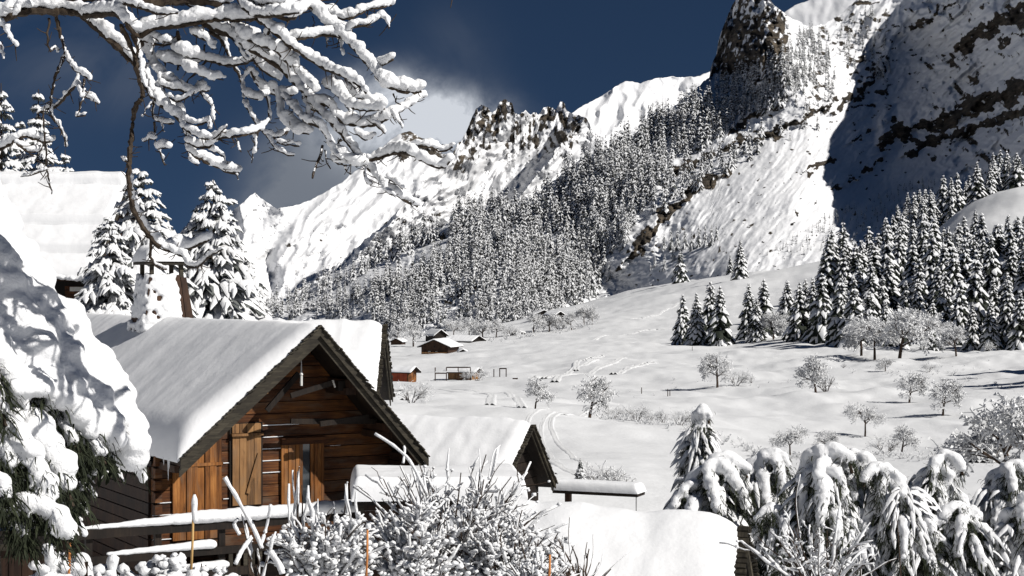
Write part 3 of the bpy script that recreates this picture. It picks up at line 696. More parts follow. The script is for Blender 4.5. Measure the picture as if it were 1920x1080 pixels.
# dark spruces beyond the crest of the hill
for k in range(42):
    x = random.uniform(1650, 1930); yb = np.interp(x, [1650, 1720, 1790, 1850, 1930], [440, 425, 402, 368, 346]) + random.uniform(2, 14)
    h = random.uniform(46, 92) * np.interp(x, [1650, 1780, 1930], [.7, .95, 1.0]); Y = random.uniform(650, 740)
    c = P(x, yb, Y); c[2] = min(c[2], c[2])
    random.choice(SPR).place('spruce_tree', c, h * m_per_px(Y), label='dark shaded spruce standing beyond the crest of the sunlit snow knoll', cat='spruce', group='shaded spruces beyond the knoll')

# ================================================================ slope forest
def inside(poly, x, y):
    poly = np.array(poly, float); r = np.zeros(len(x), bool); j = len(poly) - 1
    for i in range(len(poly)):
        xi, yi = poly[i]; xj, yj = poly[j]
        c = ((yi > y) != (yj > y)) & (x < (xj - xi) * (y - yi) / (yj - yi + 1e-9) + xi); r ^= c; j = i
    return r
FOREST = [(705, 612), (700, 585), (735, 540), (800, 500), (842, 470), (852, 415), (900, 402), (1000, 392), (1060, 335), (1100, 305), (1180, 262), (1260, 215), (1330, 172), (1400, 140), (1468, 108), (1500, 62), (1520, 62), (1560, 105), (1548, 150), (1500, 170), (1470, 200), (1400, 222), (1370, 250), (1320, 282), (1262, 306), (1262, 340), (1235, 372), (1205, 402), (1180, 440), (1170, 468), (1138, 480), (1146, 520), (1118, 566), (1060, 596), (960, 626), (880, 636), (840, 612), (790, 618), (740, 640)]
def scatter(poly, n, seed, thin=None):
    r = np.random.default_rng(seed); pl = np.array(poly); x = r.uniform(pl[:, 0].min(), pl[:, 0].max(), n * 4); y = r.uniform(pl[:, 1].min(), pl[:, 1].max(), n * 4)
    ok = inside(poly, x, y); x, y = x[ok], y[ok]
    if thin is not None: k = thin(x, y, r); x, y = x[k], y[k]
    return x[:n], y[:n]
def forest_thin(x, y, r):
    g = fb2(x / 55, y / 40, 3, 6.6); clear = (np.hypot((x - 860) / 45, (y - 560) / 30) < 1) & (r.random(len(x)) < .6)
    clear |= (np.hypot((x - 960) / 22, (y - 450) / 10) < 1) | (np.hypot((x - 830) / 40, (y - 590) / 18) < 1) & (r.random(len(x)) < .6)
    clear |= (x > 1230) & (y > 280) & (r.random(len(x)) < .5)
    return (g > -.75) & ~clear
fx, fy = scatter(FOREST, 2050, 5, forest_thin)
sets = [(fx, fy)]
sets.append(scatter([(485, 582), (520, 566), (600, 545), (700, 540), (760, 500), (700, 600), (560, 600), (485, 600)], 170, 6))
sets.append(scatter([(550, 556), (640, 520), (720, 480), (800, 445), (850, 425), (860, 440), (800, 462), (720, 500), (640, 540), (560, 566)], 120, 8))
sets.append(scatter([(1480, 60), (1560, 60), (1600, 30), (1660, 20), (1680, 60), (1640, 120), (1580, 150), (1540, 230), (1500, 230), (1480, 160)], 90, 9))
sets.append(scatter([(1200, 400), (1280, 330), (1380, 280), (1500, 225), (1540, 240), (1440, 290), (1330, 340), (1240, 400)], 60, 10))
sets.append(scatter([(1640, 110), (1665, 90), (1670, 150), (1640, 150)], 14, 12))
FX = np.concatenate([s[0] for s in sets]); FY = np.concatenate([s[1] for s in sets]); FYd = de_depth(FX, FY)
rr = np.random.default_rng(12)
Hpx = np.interp(FY, [60, 250, 420, 520, 620], [30, 46, 54, 50, 42]) * rr.uniform(.62, 1.22, len(FX)) * np.where((FX < 700), .8, 1) * np.where(FX > 1480, .72, 1)
Hm = Hpx * FYd / F; Pw = Pn(FX, FY, FYd)
order = np.argsort(-Hpx * (1 + .3 * rr.random(len(Hpx)))); big = order[:84]; rest = order[84:]
random.seed(4)
for i in big:
    random.choice(MED).place('spruce_tree', Pw[i] - np.array([0, 0, .6]), Hm[i], label='snow covered spruce on the steep forested mountainside', cat='spruce', group='spruces of the mountainside forest')
def forest_mesh(name, idx, label, Pw_, Hm_):
    V = []; Fq = {}; n0 = 0
    for kind in range(4):
        ids = [i for q, i in enumerate(idx) if q % 4 == kind]
        if not len(ids): continue
        mb = FARMB[kind]; tv = np.concatenate(mb.V); a = rr.uniform(0, 6.28, len(ids)); ca, sa = np.cos(a), np.sin(a); H = Hm_[ids]; wf = H * rr.uniform(.85, 1.25, len(ids))
        X = tv[None, :, 0] * ca[:, None] - tv[None, :, 1] * sa[:, None]; Yv = tv[None, :, 0] * sa[:, None] + tv[None, :, 1] * ca[:, None]
        VV = np.stack([X * wf[:, None], Yv * wf[:, None], tv[None, :, 2] * H[:, None]], -1) + (Pw_[ids] - np.array([0, 0, .6]))[:, None]
        V.append(VV.reshape(-1, 3)); off = n0 + np.arange(len(ids)) * len(tv)
        for (m_, k_), L_ in mb.Fs.items():
            f = np.concatenate(L_); Fq.setdefault((m_, k_), []).append((f[None] + off[:, None, None]).reshape(-1, k_))
        n0 += len(ids) * len(tv)
    fl = []; mi = []
    for (m_, k_), L_ in Fq.items():
        f = np.concatenate(L_); fl.append(f); mi.append(np.full(len(f), m_))
    link(name, new_mesh(name, np.concatenate(V), fl, FARM, np.concatenate(mi)), label=label, cat='forest', kind='stuff')
forest_mesh('forest', rest, 'snowy spruce forest covering the mountainside in one mass', Pw, Hm)
# scrub on the flank above the knoll and at the foot of the avalanche run
x, y = scatter([(1430, 482), (1500, 440), (1560, 400), (1640, 372), (1700, 345), (1765, 330), (1740, 380), (1660, 420), (1600, 455), (1530, 480)], 230, 14)
yd = de_depth(x, y); hp = rr.uniform(8, 17, len(x)); forest_mesh('young_forest', np.arange(len(x)), 'sparse small snowy trees on the flank above the forest', Pn(x, y, yd), hp * yd / F)

# ================================================================ frosted broadleaf trees and bushes on the meadow
FR = [ # px, py base, height px, kind, label
    (1345, 726, 68, 't', 'round frosted tree alone in the middle meadow, shadow running left'), (1380, 722, 34, 'b', 'low frosted bush at the right foot of the round meadow tree'),
    (1530, 741, 76, 't', 'wide bushy frosted tree standing in the middle of the meadow'), (1550, 736, 46, 'b', 'bush touching the wide bushy frosted meadow tree'),
    (1705, 760, 60, 't', 'leaning frosted tree with an open crown right of the bushy one'), (1768, 788, 74, 't', 'upright frosted tree beside the leaning open crowned one'), (1622, 818, 66, 't', 'thin frosted sapling above the drooping conifers'),
    (1482, 846, 62, 't', 'frosted bush like tree behind the second drooping conifer'), (1551, 850, 52, 't', 'pale frosted sapling behind the pointed drooping conifer'), (1690, 848, 60, 't', 'frosted tree just above the tangled conifers'), (1660, 835, 40, 'b', 'frosted thicket beside the thin sapling'),
    (1105, 782, 86, 't', 'frosted tree by the ski track behind the small gable'), (1003, 770, 66, 't', 'dense frosted tree at the bend of the track'), (1195, 795, 36, 'b', 'frosted bush in the hedge line right of the track'), (1150, 786, 30, 'b', 'low frosted bush beside the tree by the ski track'), (1245, 800, 30, 'b', 'bush at the right end of the hedge line'), (1220, 797, 24, 'b', 'small bush inside the hedge line'), (1275, 806, 34, 'b', 'bush hidden behind the small leaning conifer'),
    (771, 745, 46, 'b', 'round bare frosted bush in front of the red cabin'), (1450, 640, 58, 't', 'frosted birch in front of the paired spruces'), (1472, 640, 40, 't', 'small frosted tree right of the birch'), (1587, 640, 80, 't', 'frosted tree at the forest edge'), (1640, 672, 88, 't', 'big round frosted tree before the forest, left of the twin trunk tree'), (1686, 676, 100, 't', 'tall frosted tree with twin dark trunk before the forest'), (1733, 660, 82, 't', 'round frosted tree right of the twin trunk tree'), (1793, 677, 60, 't', 'small frosted tree standing alone before the forest'), (1615, 668, 74, 't', 'frosted tree left of the big round one before the forest'),
    (1860, 668, 24, 'b', 'small frosted bush near the right forest edge'), (1660, 704, 26, 't', 'tiny frosted sapling under the big round trees'), (1740, 702, 20, 'b', 'low bush on the snow before the long forest shadow'), (1410, 718, 20, 'b', 'snowed in bush near the bushy meadow tree'), (1580, 695, 12, 'b', 'tiny shrub in the snow left of the sapling'), (1820, 845, 30, 't', 'small sapling below the winding stream'),
    (850, 640, 42, 't', 'pale frosted tree above the brown farmhouse'), (880, 636, 44, 't', 'frosted tree right of the farmhouse roof'), (930, 632, 36, 't', 'grey frosted tree at the meadow edge'), (775, 650, 56, 't', 'tall pale frosted tree left of the farmhouse'), (745, 648, 40, 't', 'frosted tree behind the little barn'), (905, 636, 38, 't', 'frosted tree between the two sheds'), (1000, 625, 42, 't', 'white frosted tree left of the upper chalet'), (1030, 622, 36, 't', 'frosted tree below the upper chalet'), (1072, 618, 34, 't', 'frosted tree right of the upper chalet'), (1095, 612, 42, 't', 'grey frosted tree near the end of the meadow edge'), (1110, 610, 28, 't', 'last frosted tree of the meadow edge'), (1050, 620, 26, 'b', 'frosted bush beside the upper chalet'), (955, 630, 24, 'b', 'frosted bush on the meadow edge'),
    (895, 712, 28, 'b', 'snowy thicket around the timber playground'), (870, 712, 22, 'b', 'low thicket left of the playground hut'), (835, 662, 26, 'b', 'bush against the right wall of the farmhouse'), (1770, 720, 10, 'b', 'tiny shrub beside the long shadow')]
random.seed(9)
for px, py, h, kd, lab in FR:
    c = hit(px, py); K = FRT if kd == 't' else FRB
    e = random.choice(K).place('frosted_tree' if kd == 't' else 'frosted_bush', c, h * m_per_px(c[1]), label=lab, cat='tree' if kd == 't' else 'bush', group='frosted trees and bushes of the meadow')
    if kd == 't' and px not in (1622,): e.scale = (e.scale[0] * 1.12, e.scale[1] * 1.12, e.scale[2])
    if kd == 'b': e.scale = (e.scale[0] * 1.1, e.scale[1] * 1.1, e.scale[2])
# riverside scrub: nobody could count it
b, f = MB(), MB(); r = np.random.default_rng(31)
for pl, n, hh in (([(1130, 785), (1200, 798), (1290, 812), (1380, 828), (1470, 845), (1600, 852), (1740, 862), (1860, 870)], 240, 8), ([(1640, 700), (1700, 712), (1760, 700), (1840, 724), (1910, 735)], 60, 5), ([(1180, 740), (1300, 715), (1420, 725), (1600, 700), (1900, 690)], 50, 4), ([(960, 632), (1040, 622), (1120, 606), (900, 640)], 60, 8)):
    q = resample(pl, n)
    for i in range(n):
        px, py = q[i] + r.normal(size=2) * np.array([10, 4]); c = hit(px, py); H = hh * r.uniform(.4, 1.4) * m_per_px(c[1]); k = 9
        a = r.uniform(0, 6.28, k); l = r.uniform(.5, 1, k) * H; d = np.stack([np.cos(a) * .7, np.sin(a) * .7, np.ones(k)], -1)
        p = c + d[:, None] * (l[:, None] * np.linspace(0, 1, 3))[..., None] + r.normal(size=(k, 3, 3)) * H * .08
        add_tubes(f, p, H * .05 * np.array([[1, .8, .4]]), 3, caps=False); add_balls(f, p[:, 2], H * r.uniform(.06, .14, k), jit=.2)
f.obj('scrub_undergrowth', M['frost'], label='frosted scrub growing along the buried stream', cat='scrub', kind='stuff')
# ================================================================ buildings
class Frame:
    """local axes of a gabled building: x along the gable, y back along the ridge, z up; origin at the apex of the front rake"""
    def __init__(s, px, py, Y, psi):
        s.O = P(px, py, Y); a = math.radians(psi); s.psi = a
        s.g = np.array([math.cos(a), math.sin(a), 0]); s.r = np.array([-math.sin(a), math.cos(a), 0])
    def pix(s, px, py, y=0.0):
        d = np.array([(px - 960) / F, 1, (HZ - py) / F]); t = (y + s.O @ s.r) / (d @ s.r); p = t * d
        return float((p - s.O) @ s.g), float(p[2] - s.O[2])
    def pixx(s, px, py, x=0.0):
        d = np.array([(px - 960) / F, 1, (HZ - py) / F]); t = (x + s.O @ s.g) / (d @ s.g); p = t * d
        return float((p - s.O) @ s.r), float(p[2] - s.O[2])
    def w(s, x, y, z): return s.O + s.g * x + s.r * y + np.array([0, 0, z])
def snow_cover(xl, zl, xr, zr, y0, y1, T, edge=.45, ridge=.35, und=.05, Tr=None, extra=None, step=.11, seed=1.0, TL=None, back_edge=True):
    """the snow blanket of a gable roof as one closed skin over both slopes"""
    nx = max(12, int((xr - xl) / step)); ny = max(12, int((y1 - y0) / step))
    def warp(n): 
        t = np.linspace(0, 1, n); return .5 - .5 * np.cos(np.pi * t) * 1.0
    def axis(a, b, n):
        e = edge * 1.2; m_ = 9; k = np.sin(np.linspace(0, np.pi / 2, m_)) ; k = 1 - np.cos(np.linspace(0, np.pi / 2, m_))
        return np.concatenate([a + e * k, np.linspace(a + e, b - e, n)[1:-1], b - e * k[::-1]])
    X, Yy = np.meshgrid(axis(xl, xr, nx), axis(y0, y1, ny))
    def base(X): return np.where(X < 0, -zl * X / xl * -1, zr * X / xr) if False else np.where(X < 0, zl * X / xl, zr * X / xr)
    sl, sr = zl / xl, zr / xr
    z = base(X); rr_ = np.sqrt(X * X + ridge * ridge) - np.abs(X)
    soft = z - (abs(sl) + abs(sr)) / 2 * rr_ * .5
    Tx = np.where(X < 0, T, T if Tr is None else Tr); Tx = np.where(X < 0, T, T + (Tx - T) * sstep(0, .5, X))
    jag = .06 * fb2(Yy / .5, X / .5, 3, seed + 3)
    ex = np.clip(np.minimum(X - xl, xr - X) / edge + jag * .3, 0, 1); ey = np.clip(np.minimum(Yy - y0, (y1 - Yy) if back_edge else 9) / edge + jag * .3, 0, 1)
    prof = np.sqrt(1 - (1 - ex) ** 2) * np.sqrt(1 - (1 - ey) ** 2)
    und_ = und * fb2(Yy / 1.1, X / 3.2, 3, seed) + und * .8 * fb2(Yy / 3.2, X / 3.4, 2, seed + 5) + .25 * und * fb2(X / .35, Yy / .35, 3, seed + 8)
    Z = soft + (Tx + und_ + (extra(X, Yy) if extra else 0)) * prof
    Zb = z - .015
    Z = np.maximum(Z, Zb + .02)
    V = np.stack([X, Yy, Z], -1); n, c = X.shape; V0 = V.reshape(-1, 3)
    ii = np.arange(n - 1)[:, None] * c + np.arange(c - 1)[None]; Fc = [np.stack([ii, ii + 1, ii + c + 1, ii + c], -1).reshape(-1, 4)]
    per = np.concatenate([np.arange(c), np.arange(1, n) * c + c - 1, (n - 1) * c + np.arange(c - 2, -1, -1), np.arange(n - 2, 0, -1) * c])
    low = V0[per].copy(); low[:, 2] = Zb.reshape(-1)[per] - .0; k = len(V0) + np.arange(len(per)); nx_ = np.roll(np.arange(len(per)), -1)
    Fc.append(np.stack([per, k, k[nx_], per[nx_]], -1))
    return np.concatenate([V0, low]), np.concatenate(Fc)
def off_poly(xa, za, xb, zb, h):   # strip hanging below the line a-b
    return [(xa, za), (xb, zb), (xb, zb - h), (xa, za - h)]
def chalet(name, fr, xl, zl, xr, zr, L, o, zb, T, label, cat='chalet', logs=True, logh=.27, wl=None, wr=None, Tr=None, wood_m='log_wood', edge=.45, und=.05, extra=None, seed=1.0, fas=.20, shingles=True, group=None, sstp=.11, plain_wall=False, back_o=.3, lo_y=0.0):
    cw = np.array([fr.w(a_, b_, 0) for a_ in (xl, xr) for b_ in (o, L)]); zg = float(Gz(cw[:, 0], cw[:, 1]).min()) - fr.O[2] - .2
    if zg < zb: zb -= math.ceil((zb - zg) / logh) * logh
    zbase = fr.O[2] + zb
    e = empty(name, (fr.O[0], fr.O[1], zbase), fr.psi, label=label, cat=cat, group=group)
    up = -zb
    def T_(mb): mb.V = [v + np.array([0, 0, up]) for v in mb.V]; return mb
    wl = wl if wl is not None else xl * .88; wr = wr if wr is not None else xr * .88
    sl, sr = zl / xl, zr / xr
    # roof deck
    rf = MB(); th = .10
    rf.prism([(0, 0), (xl, zl), (xl, zl - th), (0, -th)][::-1], lo_y + .0, L); rf.prism([(0, 0), (0, -th), (xr, zr - th), (xr, zr)][::-1], .0, L)
    roof = T_(rf).obj('roof', M['dark_wood'], e)
    V, Fc = snow_cover(xl - .06, zl + -.06 * sl, xr + .04, zr + .04 * sr, .03, L + .05, T, edge=edge, und=und, Tr=Tr, extra=extra, seed=seed, step=sstp)
    sn = MB(); sn.add(V, Fc); T_(sn).obj('roof_snow', M['snow_roof'], e, smooth=True)
    # rakes: two stacked boards on each side
    for sx, (xe, ze) in ((-1, (xl, zl)), (1, (xr, zr))):
        for lev, (yy, hh, dz) in enumerate(((-.03, fas, .0), (.045, fas * .9, fas * .93))):
            mb = MB(); mb.prism(off_poly(0, -dz, xe, ze - dz, hh)[::-sx] if False else (off_poly(0, -dz, xe, ze - dz, hh) if sx > 0 else off_poly(0, -dz, xe, ze - dz, hh)[::-1]), yy, yy + .04)
            T_(mb).obj('rake_board', M['grey_wood'], e)
    if shingles:
        for sx, (xe, ze) in ((-1, (xl, zl)), (1, (xr, zr))):
            Ls = math.hypot(xe, ze); n = int(Ls / .105); me_s = MB().box(-.06, .06, -.05, .10, -.014, .014).mesh('shingle', [M['grey_wood']])
            for k in range(n):
                t = (k + .5) / n; s_ = link('shingle', me_s, e, (xe * t, -.03 + random.uniform(-.03, .02), ze * t + up + .012 + random.uniform(0, .025)))
                s_.rotation_euler = (random.uniform(-.1, .1), -math.atan2(ze, xe) + random.uniform(.05, .30) * -sx if sx > 0 else math.pi - math.atan2(ze, xe) + random.uniform(.05, .3), 0)
    # gable wall
    def roofz(x): return np.where(x < 0, sl * x, sr * x) - .12
    y0 = o
    if logs:
        z = zb
        while z < -.25:
            z1 = min(z + logh - .018, -.16)
            xa0 = max(wl, (z + .12) / sl); xb0 = min(wr, (z + .12) / sr); xa1 = max(wl, (z1 + .12) / sl); xb1 = min(wr, (z1 + .12) / sr)
            j = random.uniform(-.012, .012)
            if xb1 - xa1 > .1:
                mb = MB(); mb.prism([(xa0, z), (xb0, z), (xb1, z1), (xa1, z1)], y0 + j, y0 + .16); T_(mb).obj('log', M[wood_m], e)
                if xa0 <= wl + .01:
                    nb_ = MB(); nb_.box(wl - .0, wl + .16, y0 - .14, y0 + j - .003, z + .02, z1 - .02); T_(nb_).obj('log_end', M[wood_m], e)
            z += logh
    else:
        mb = MB(); mb.prism([(wl, zb), (wr, zb), (wr, min(float(roofz(wr)), 0)), (0, -.12), (wl, float(roofz(wl)))], y0, y0 + .15); T_(mb).obj('gable_wall', M[wood_m], e)
    # long sides and back
    for xs, dx in ((wl, .15), (wr - .15, .15)):
        mb = MB(); zt = float(min(roofz(xs), roofz(xs + dx))) - .01
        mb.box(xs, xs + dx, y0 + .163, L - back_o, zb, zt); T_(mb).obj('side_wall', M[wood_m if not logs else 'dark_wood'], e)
    mb = MB(); mb.prism([(wl + .16, zb), (wr - .16, zb), (wr - .16, float(roofz(wr)) - .02), (0, -.16), (wl + .16, float(roofz(wl)) - .02)], L - back_o - .15, L - back_o - .005); T_(mb).obj('back_wall', M['dark_wood'], e)
    e['up'] = up
    return e, T_, roof
random.seed(3)
# ---------------------------------------------------------------- the main farmhouse
fr = Frame(600, 612, 38, 30)
xl, zl = fr.pix(338, 862); xr, zr = fr.pix(803, 858)
def eave_tilt(X, Yy): return .34 * np.clip(X / xl, 0, 1) + .022 * np.sin(Yy * 2.1 + .35 * X + 1.2 * np.sin(Yy * .6)) * np.exp(-((X + 1.9) / 1.3) ** 2)  # eave snow thickened to tilt the slope toward the sun, plus faint streaks
zb_main = float(Gz(np.array([fr.O[0]]), np.array([fr.O[1]]))[0]) - fr.O[2] - .3
O_ = 1.6
main, TM, main_roof = chalet('farmhouse', fr, xl, zl, xr, zr, 20.5, O_, zb_main, .26, 'big weathered log farmhouse with deep snow on its steep roof and an open gable', cat='farmhouse', wl=-3.3, wr=2.75, Tr=.06, extra=eave_tilt, seed=2.0, edge=.5, und=.035, fas=.21)
up = main['up']
def mobj(mb, name, mat, parent=None, smooth=False, **kw):
    o = TM(mb).obj(name, M[mat], parent or main, smooth, **kw); return o
yw = O_  # wall plane
# vertical boarding left of the shutter
xa, _ = fr.pix(322, 900, yw); xb, _ = fr.pix(415, 900, yw); _, zbot = fr.pix(350, 1012, yw)
x = xa; sl = zl / xl
while x < xb - .05:
    wd = random.uniform(.11, .17); xe = min(x + wd, xb); d = random.choice([.03, .045, .06, .07])
    zt0, zt1 = sl * x - .50, sl * xe - .50
    mb = MB(); mb.prism([(x + .004, zbot), (xe - .004, zbot), (xe - .004, zt1), (x + .004, zt0)], yw - d, yw - .016); mobj(mb, 'board', 'board_wood'); x = xe
xq, zq = fr.pix(322, 868, yw); _, zq2 = fr.pix(322, 878, yw)
mb = MB(); mb.box(xa, xb, yw - .085, yw - .072, zq2 + .02, zq2 + .09); mobj(mb, 'board', 'board_wood')
# tall shutter with ledge and brace
xa, zt = fr.pix(433, 818, yw); xb, _ = fr.pix(487, 818, yw); _, zbo = fr.pix(460, 946, yw)
sh = mobj(MB().box(xa - .05, xb + .05, yw - .055, yw - .016, zbo - .02, zt + .30), 'shutter_frame', 'dark_wood')
n = 4
for k in range(n):
    x0 = xa + (xb - xa) * k / n; x1 = xa + (xb - xa) * (k + 1) / n
    mobj(MB().box(x0 + .006, x1 - .006, yw - .095 - .006 * (k % 2), yw - .058, zbo, zt), 'shutter_board', 'shutter_wood')
    mobj(MB().box(x0 + .006, x1 - .006, yw - .085 - .006 * (k % 2), yw - .058, zt + .07, zt + .28), 'shutter_board', 'shutter_wood')
mobj(MB().box(xa - .03, xb + .03, yw - .16, yw - .058, zt + .005, zt + .06), 'shutter_ledge', 'shutter_wood')
pa = fr.pix(486, 850, yw - .11); pb = fr.pix(464, 925, yw - .11)
mobj(MB().beam((pa[0], yw - .125, pa[1]), (pb[0], yw - .125, pb[1]), .03, .085, up=(0, -1, 0)) if False else MB().beam((pa[0], yw - .125, pa[1]), (pb[0], yw - .125, pb[1]), .085, .03, up=(0, -1, 0)), 'brace', 'shutter_wood')
# window with upright slats
xa, zt = fr.pix(531, 834, yw); xb, _ = fr.pix(600, 834, yw); _, zbo = fr.pix(560, 946, yw); xg0, _ = fr.pix(566, 834, yw); xg1, _ = fr.pix(580, 834, yw)
win = mobj(MB().box(xa - .07, xb + .12, yw - .10, yw - .016, zt, zt + .15), 'window_lintel', 'log_wood')
for x0, x1 in ((xa - .07, xa), (xb, xb + .07)): mobj(MB().box(x0, x1, yw - .08, yw - .016, zbo, zt), 'window_post', 'board_wood')
mobj(MB().box(xg0, xg1, yw - .03, yw - .016, zbo, zt), 'window_pane', 'glass')
for x0, x1, n in ((xa, xg0, 5), (xg1, xb, 3)):
    for k in range(n):
        u0 = x0 + (x1 - x0) * k / n; u1 = x0 + (x1 - x0) * (k + 1) / n
        mobj(MB().box(u0 + .006, u1 - .006, yw - .07 - .015 * (k % 2), yw - .018, zbo, zt - .004), 'window_slat', 'board_wood')
# the long side wall is laid up of logs too, coloured darker as shade
z = zb_main
while z < sl * (-3.3) - .45:
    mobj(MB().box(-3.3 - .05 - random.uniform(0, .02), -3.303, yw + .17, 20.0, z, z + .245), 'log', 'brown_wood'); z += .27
# purlins carrying the overhang; the sunlit one is coloured paler than the shaded ones
for t, sd, s_ in ((.0, 1, .20), (.36, -1, .19), (.70, -1, .19), (.95, -1, .18), (.36, 1, .19), (.70, 1, .19), (.95, 1, .18)):
    xe, ze = (xl, zl) if sd < 0 else (xr, zr); px_, pz_ = xe * t, ze * t - .13 - s_
    mobj(MB().box(px_ - s_ / 2, px_ + s_ / 2, .16, yw - .03, pz_, pz_ + s_), 'purlin', 'shutter_wood' if sd < 0 and t < .5 else 'brown_wood')
    mobj(MB().box(px_ - s_ / 2 - .05, px_ + s_ / 2 + .02, .45, yw - .03, pz_ - .16, pz_ - .004), 'bracket', 'shutter_wood' if sd < 0 and t < .5 else 'brown_wood')
# tie beams and braces in the open gable, coloured near-black as shade
for (ax, ay), (bx, by), yy in (((545, 742), (622, 718), .5), ((600, 795), (690, 782), .7), ((545, 790), (705, 790), .95), ((500, 770), (560, 700), 1.0)):
    a = fr.pix(ax, ay, yy); b_ = fr.pix(bx, by, yy); mobj(MB().beam((a[0], yy, a[1]), (b_[0], yy, b_[1]), .07, .12), 'tie_beam', 'dark_wood')
# snow resting on log ledges
for px0, px1, py in ((488, 530, 822), (488, 528, 856), (488, 527, 879), (490, 560, 790), (285, 322, 963), (418, 432, 858), (286, 322, 1012), (295, 320, 935), (490, 526, 838), (418, 432, 927)):
    a = fr.pix(px0, py, yw); b_ = fr.pix(px1, py, yw)
    zj = zb_main + round((a[1] - zb_main) / .27) * .27
    mb = MB(); mb.box(a[0], b_[0], yw - .028, yw - .012, zj - .010, zj + .008); mobj(mb, 'ledge_snow', 'snow_near')
# lantern and floodlight under the roof, glass and tube coloured pale for glints
a = fr.pix(565, 715, .6); mb = MB(); add_tubes(mb, np.array([[[a[0], .6, a[1] + .14], [a[0], .6, a[1] - .10]]]), np.array([[.03, .03]]), 8); lan = mobj(mb, 'lantern_glass', 'shade_glass')
mb = MB(); add_tubes(mb, np.array([[[a[0], .6, a[1] + .15], [a[0], .6, a[1] + .22], [a[0], .6, a[1] + .55]]]), np.array([[.05, .02, .006]]), 8); mobj(mb, 'lantern_cap', 'metal')
a = fr.pix(626, 720, .6); mb = MB(); mb.beam((a[0] - .03, .6, a[1] + .09), (a[0] + .03, .6, a[1] - .08), .03, .03, up=(0, -1, 0)); mobj(mb, 'tube_glint', 'pale_sign')
mb = MB(); mb.box(a[0] + .10, a[0] + .36, .58, .75, a[1] - .16, a[1] + .06); mobj(mb, 'floodlight_box', 'dark_wood')
# icicles along the left eave
mb = MB(); ic = []
for k in range(26):
    y = random.uniform(.3, 9.5); l = random.uniform(.08, .5); ic.append([[xl - .05, y, zl - .03], [xl - .05, y, zl - .03 - l * .5], [xl - .05, y, zl - .03 - l]])
add_tubes(mb, np.array(ic), np.array([[.02, .012, .002]]), 5); o = mobj(mb, 'icicles', 'snow_near', kind='stuff')
# chimney: boarded tapering stack plastered with snow, under a snow capped slab
yc, _ = fr.pixx(303, 560, 0.0)
def tap(mb, x0, x1, y0, y1, z0, z1, k):
    cx, cy = (x0 + x1) / 2, (y0 + y1) / 2; f = lambda x, y, q: (cx + (x - cx) * q, cy + (y - cy) * q)
    V = [(*f(x, y, 1), z0) for x, y in ((x0, y0), (x1, y0), (x1, y1), (x0, y1))] + [(*f(x, y, k), z1) for x, y in ((x0, y0), (x1, y0), (x1, y1), (x0, y1))]
    return mb.add(V, [(0,3,2,1),(4,5,6,7),(0,1,5,4),(1,2,6,5),(2,3,7,6),(3,0,4,7)])
ch = mobj(tap(MB(), -.74, .74, yc - .72, yc + .72, -.5, 1.22, .64), 'chimney', 'brown_wood')
for k in range(6):
    x0 = -.72 + k * .24; mb = MB(); tap(mb, x0 + .01, x0 + .23, yc - .76, yc - .715, -.2, 1.15, 1); 
    mb.V = [v + np.array([-(v[:, 0:1]) * 0, 0, 0])[:1] * 0 if False else np.stack([v[:, 0] * (1 - .26 * (v[:, 2] + .2) / 1.35), v[:, 1] + .22 * (v[:, 2] + .5) / 1.7, v[:, 2]], -1) for v in mb.V]
    mobj(mb, 'chimney_board', 'brown_wood', ch)
sn = MB(); r = np.random.default_rng(8)
cc = []; rr2 = []
for k in range(420):
    z = r.uniform(-.35, 1.2); q = 1 - .34 * (z + .5) / 1.72; 
    cc.append((-.76 * q, yc + r.uniform(-.7, .7) * q, z)) if k % 2 else cc.append((r.uniform(-.74, .36) * q, yc - .76 * q, z)); rr2.append(r.uniform(.06, .12))
add_balls(sn, np.array(cc), np.array(rr2), ic=ICO1, jit=.05); TM(sn)
me = remesh(sn, 'chimney_snow', .035, [M['snow_near']], 3, .02, 6); link('chimney_snow', me, ch)
for x in (-.42, .42):
    for y in (-.42, .42): mobj(MB().box(x - .05, x + .05, yc + y - .05, yc + y + .05, 1.15, 1.52), 'chimney_post', 'grey_wood', ch)
mobj(MB().box(-.62, .66, yc - .62, yc + .62, 1.50, 1.58), 'chimney_cap', 'grey_wood', ch)
mb = MB(); V, Fc = snow_cover(-.66, -.001, .66, -.001, yc - .66, yc + .66, .42, edge=.3, ridge=.01, und=.06, step=.1, seed=8); V[:, 2] += 1.60; mb.add(V, Fc); mobj(mb, 'chimney_snow_cap', 'snow_near', ch, True)
# balcony: rails and posts coloured near-black as shade, and the snow on them
yb = .25
def railz(px, py): return fr.pix(px, py, yb)[1]
xA = fr.pix(150, 985, yb)[0]; xB = fr.pix(790, 950, yb)[0]; z1 = railz(380, 978)
bal = mobj(MB().box(xA, xB, yb, yb + .10, z1 - .20, z1), 'balcony_rail', 'dark_wood')
z2 = railz(380, 1028); mobj(MB().box(xA, xB, yb, yb + .08, z2 - .16, z2), 'balcony_rail', 'dark_wood')
z3 = railz(380, 1068); mobj(MB().box(xA, xB, yb - .02, yb + .12, z3 - .18, z3), 'balcony_rail', 'dark_wood')
mobj(MB().box(xA, xB, yb + .13, yw - .02, z3 - .30, z3 - .19), 'balcony_floor', 'dark_wood')
for px in (170, 300, 420, 560, 650, 745):
    x = fr.pix(px, 1000, yb)[0]; mobj(MB().box(x - .07, x + .07, yb + .103, yb + .22, zb_main + .05, z1 + .03), 'balcony_post', 'dark_wood')
x = fr.pix(430, 1000, yb)[0]; k = 0
while x < xB - .2:
    mobj(MB().box(x, x + .09, yb + .02, yb + .06, z3 + .003, z2 - .163), 'baluster', 'grey_wood'); x += .17
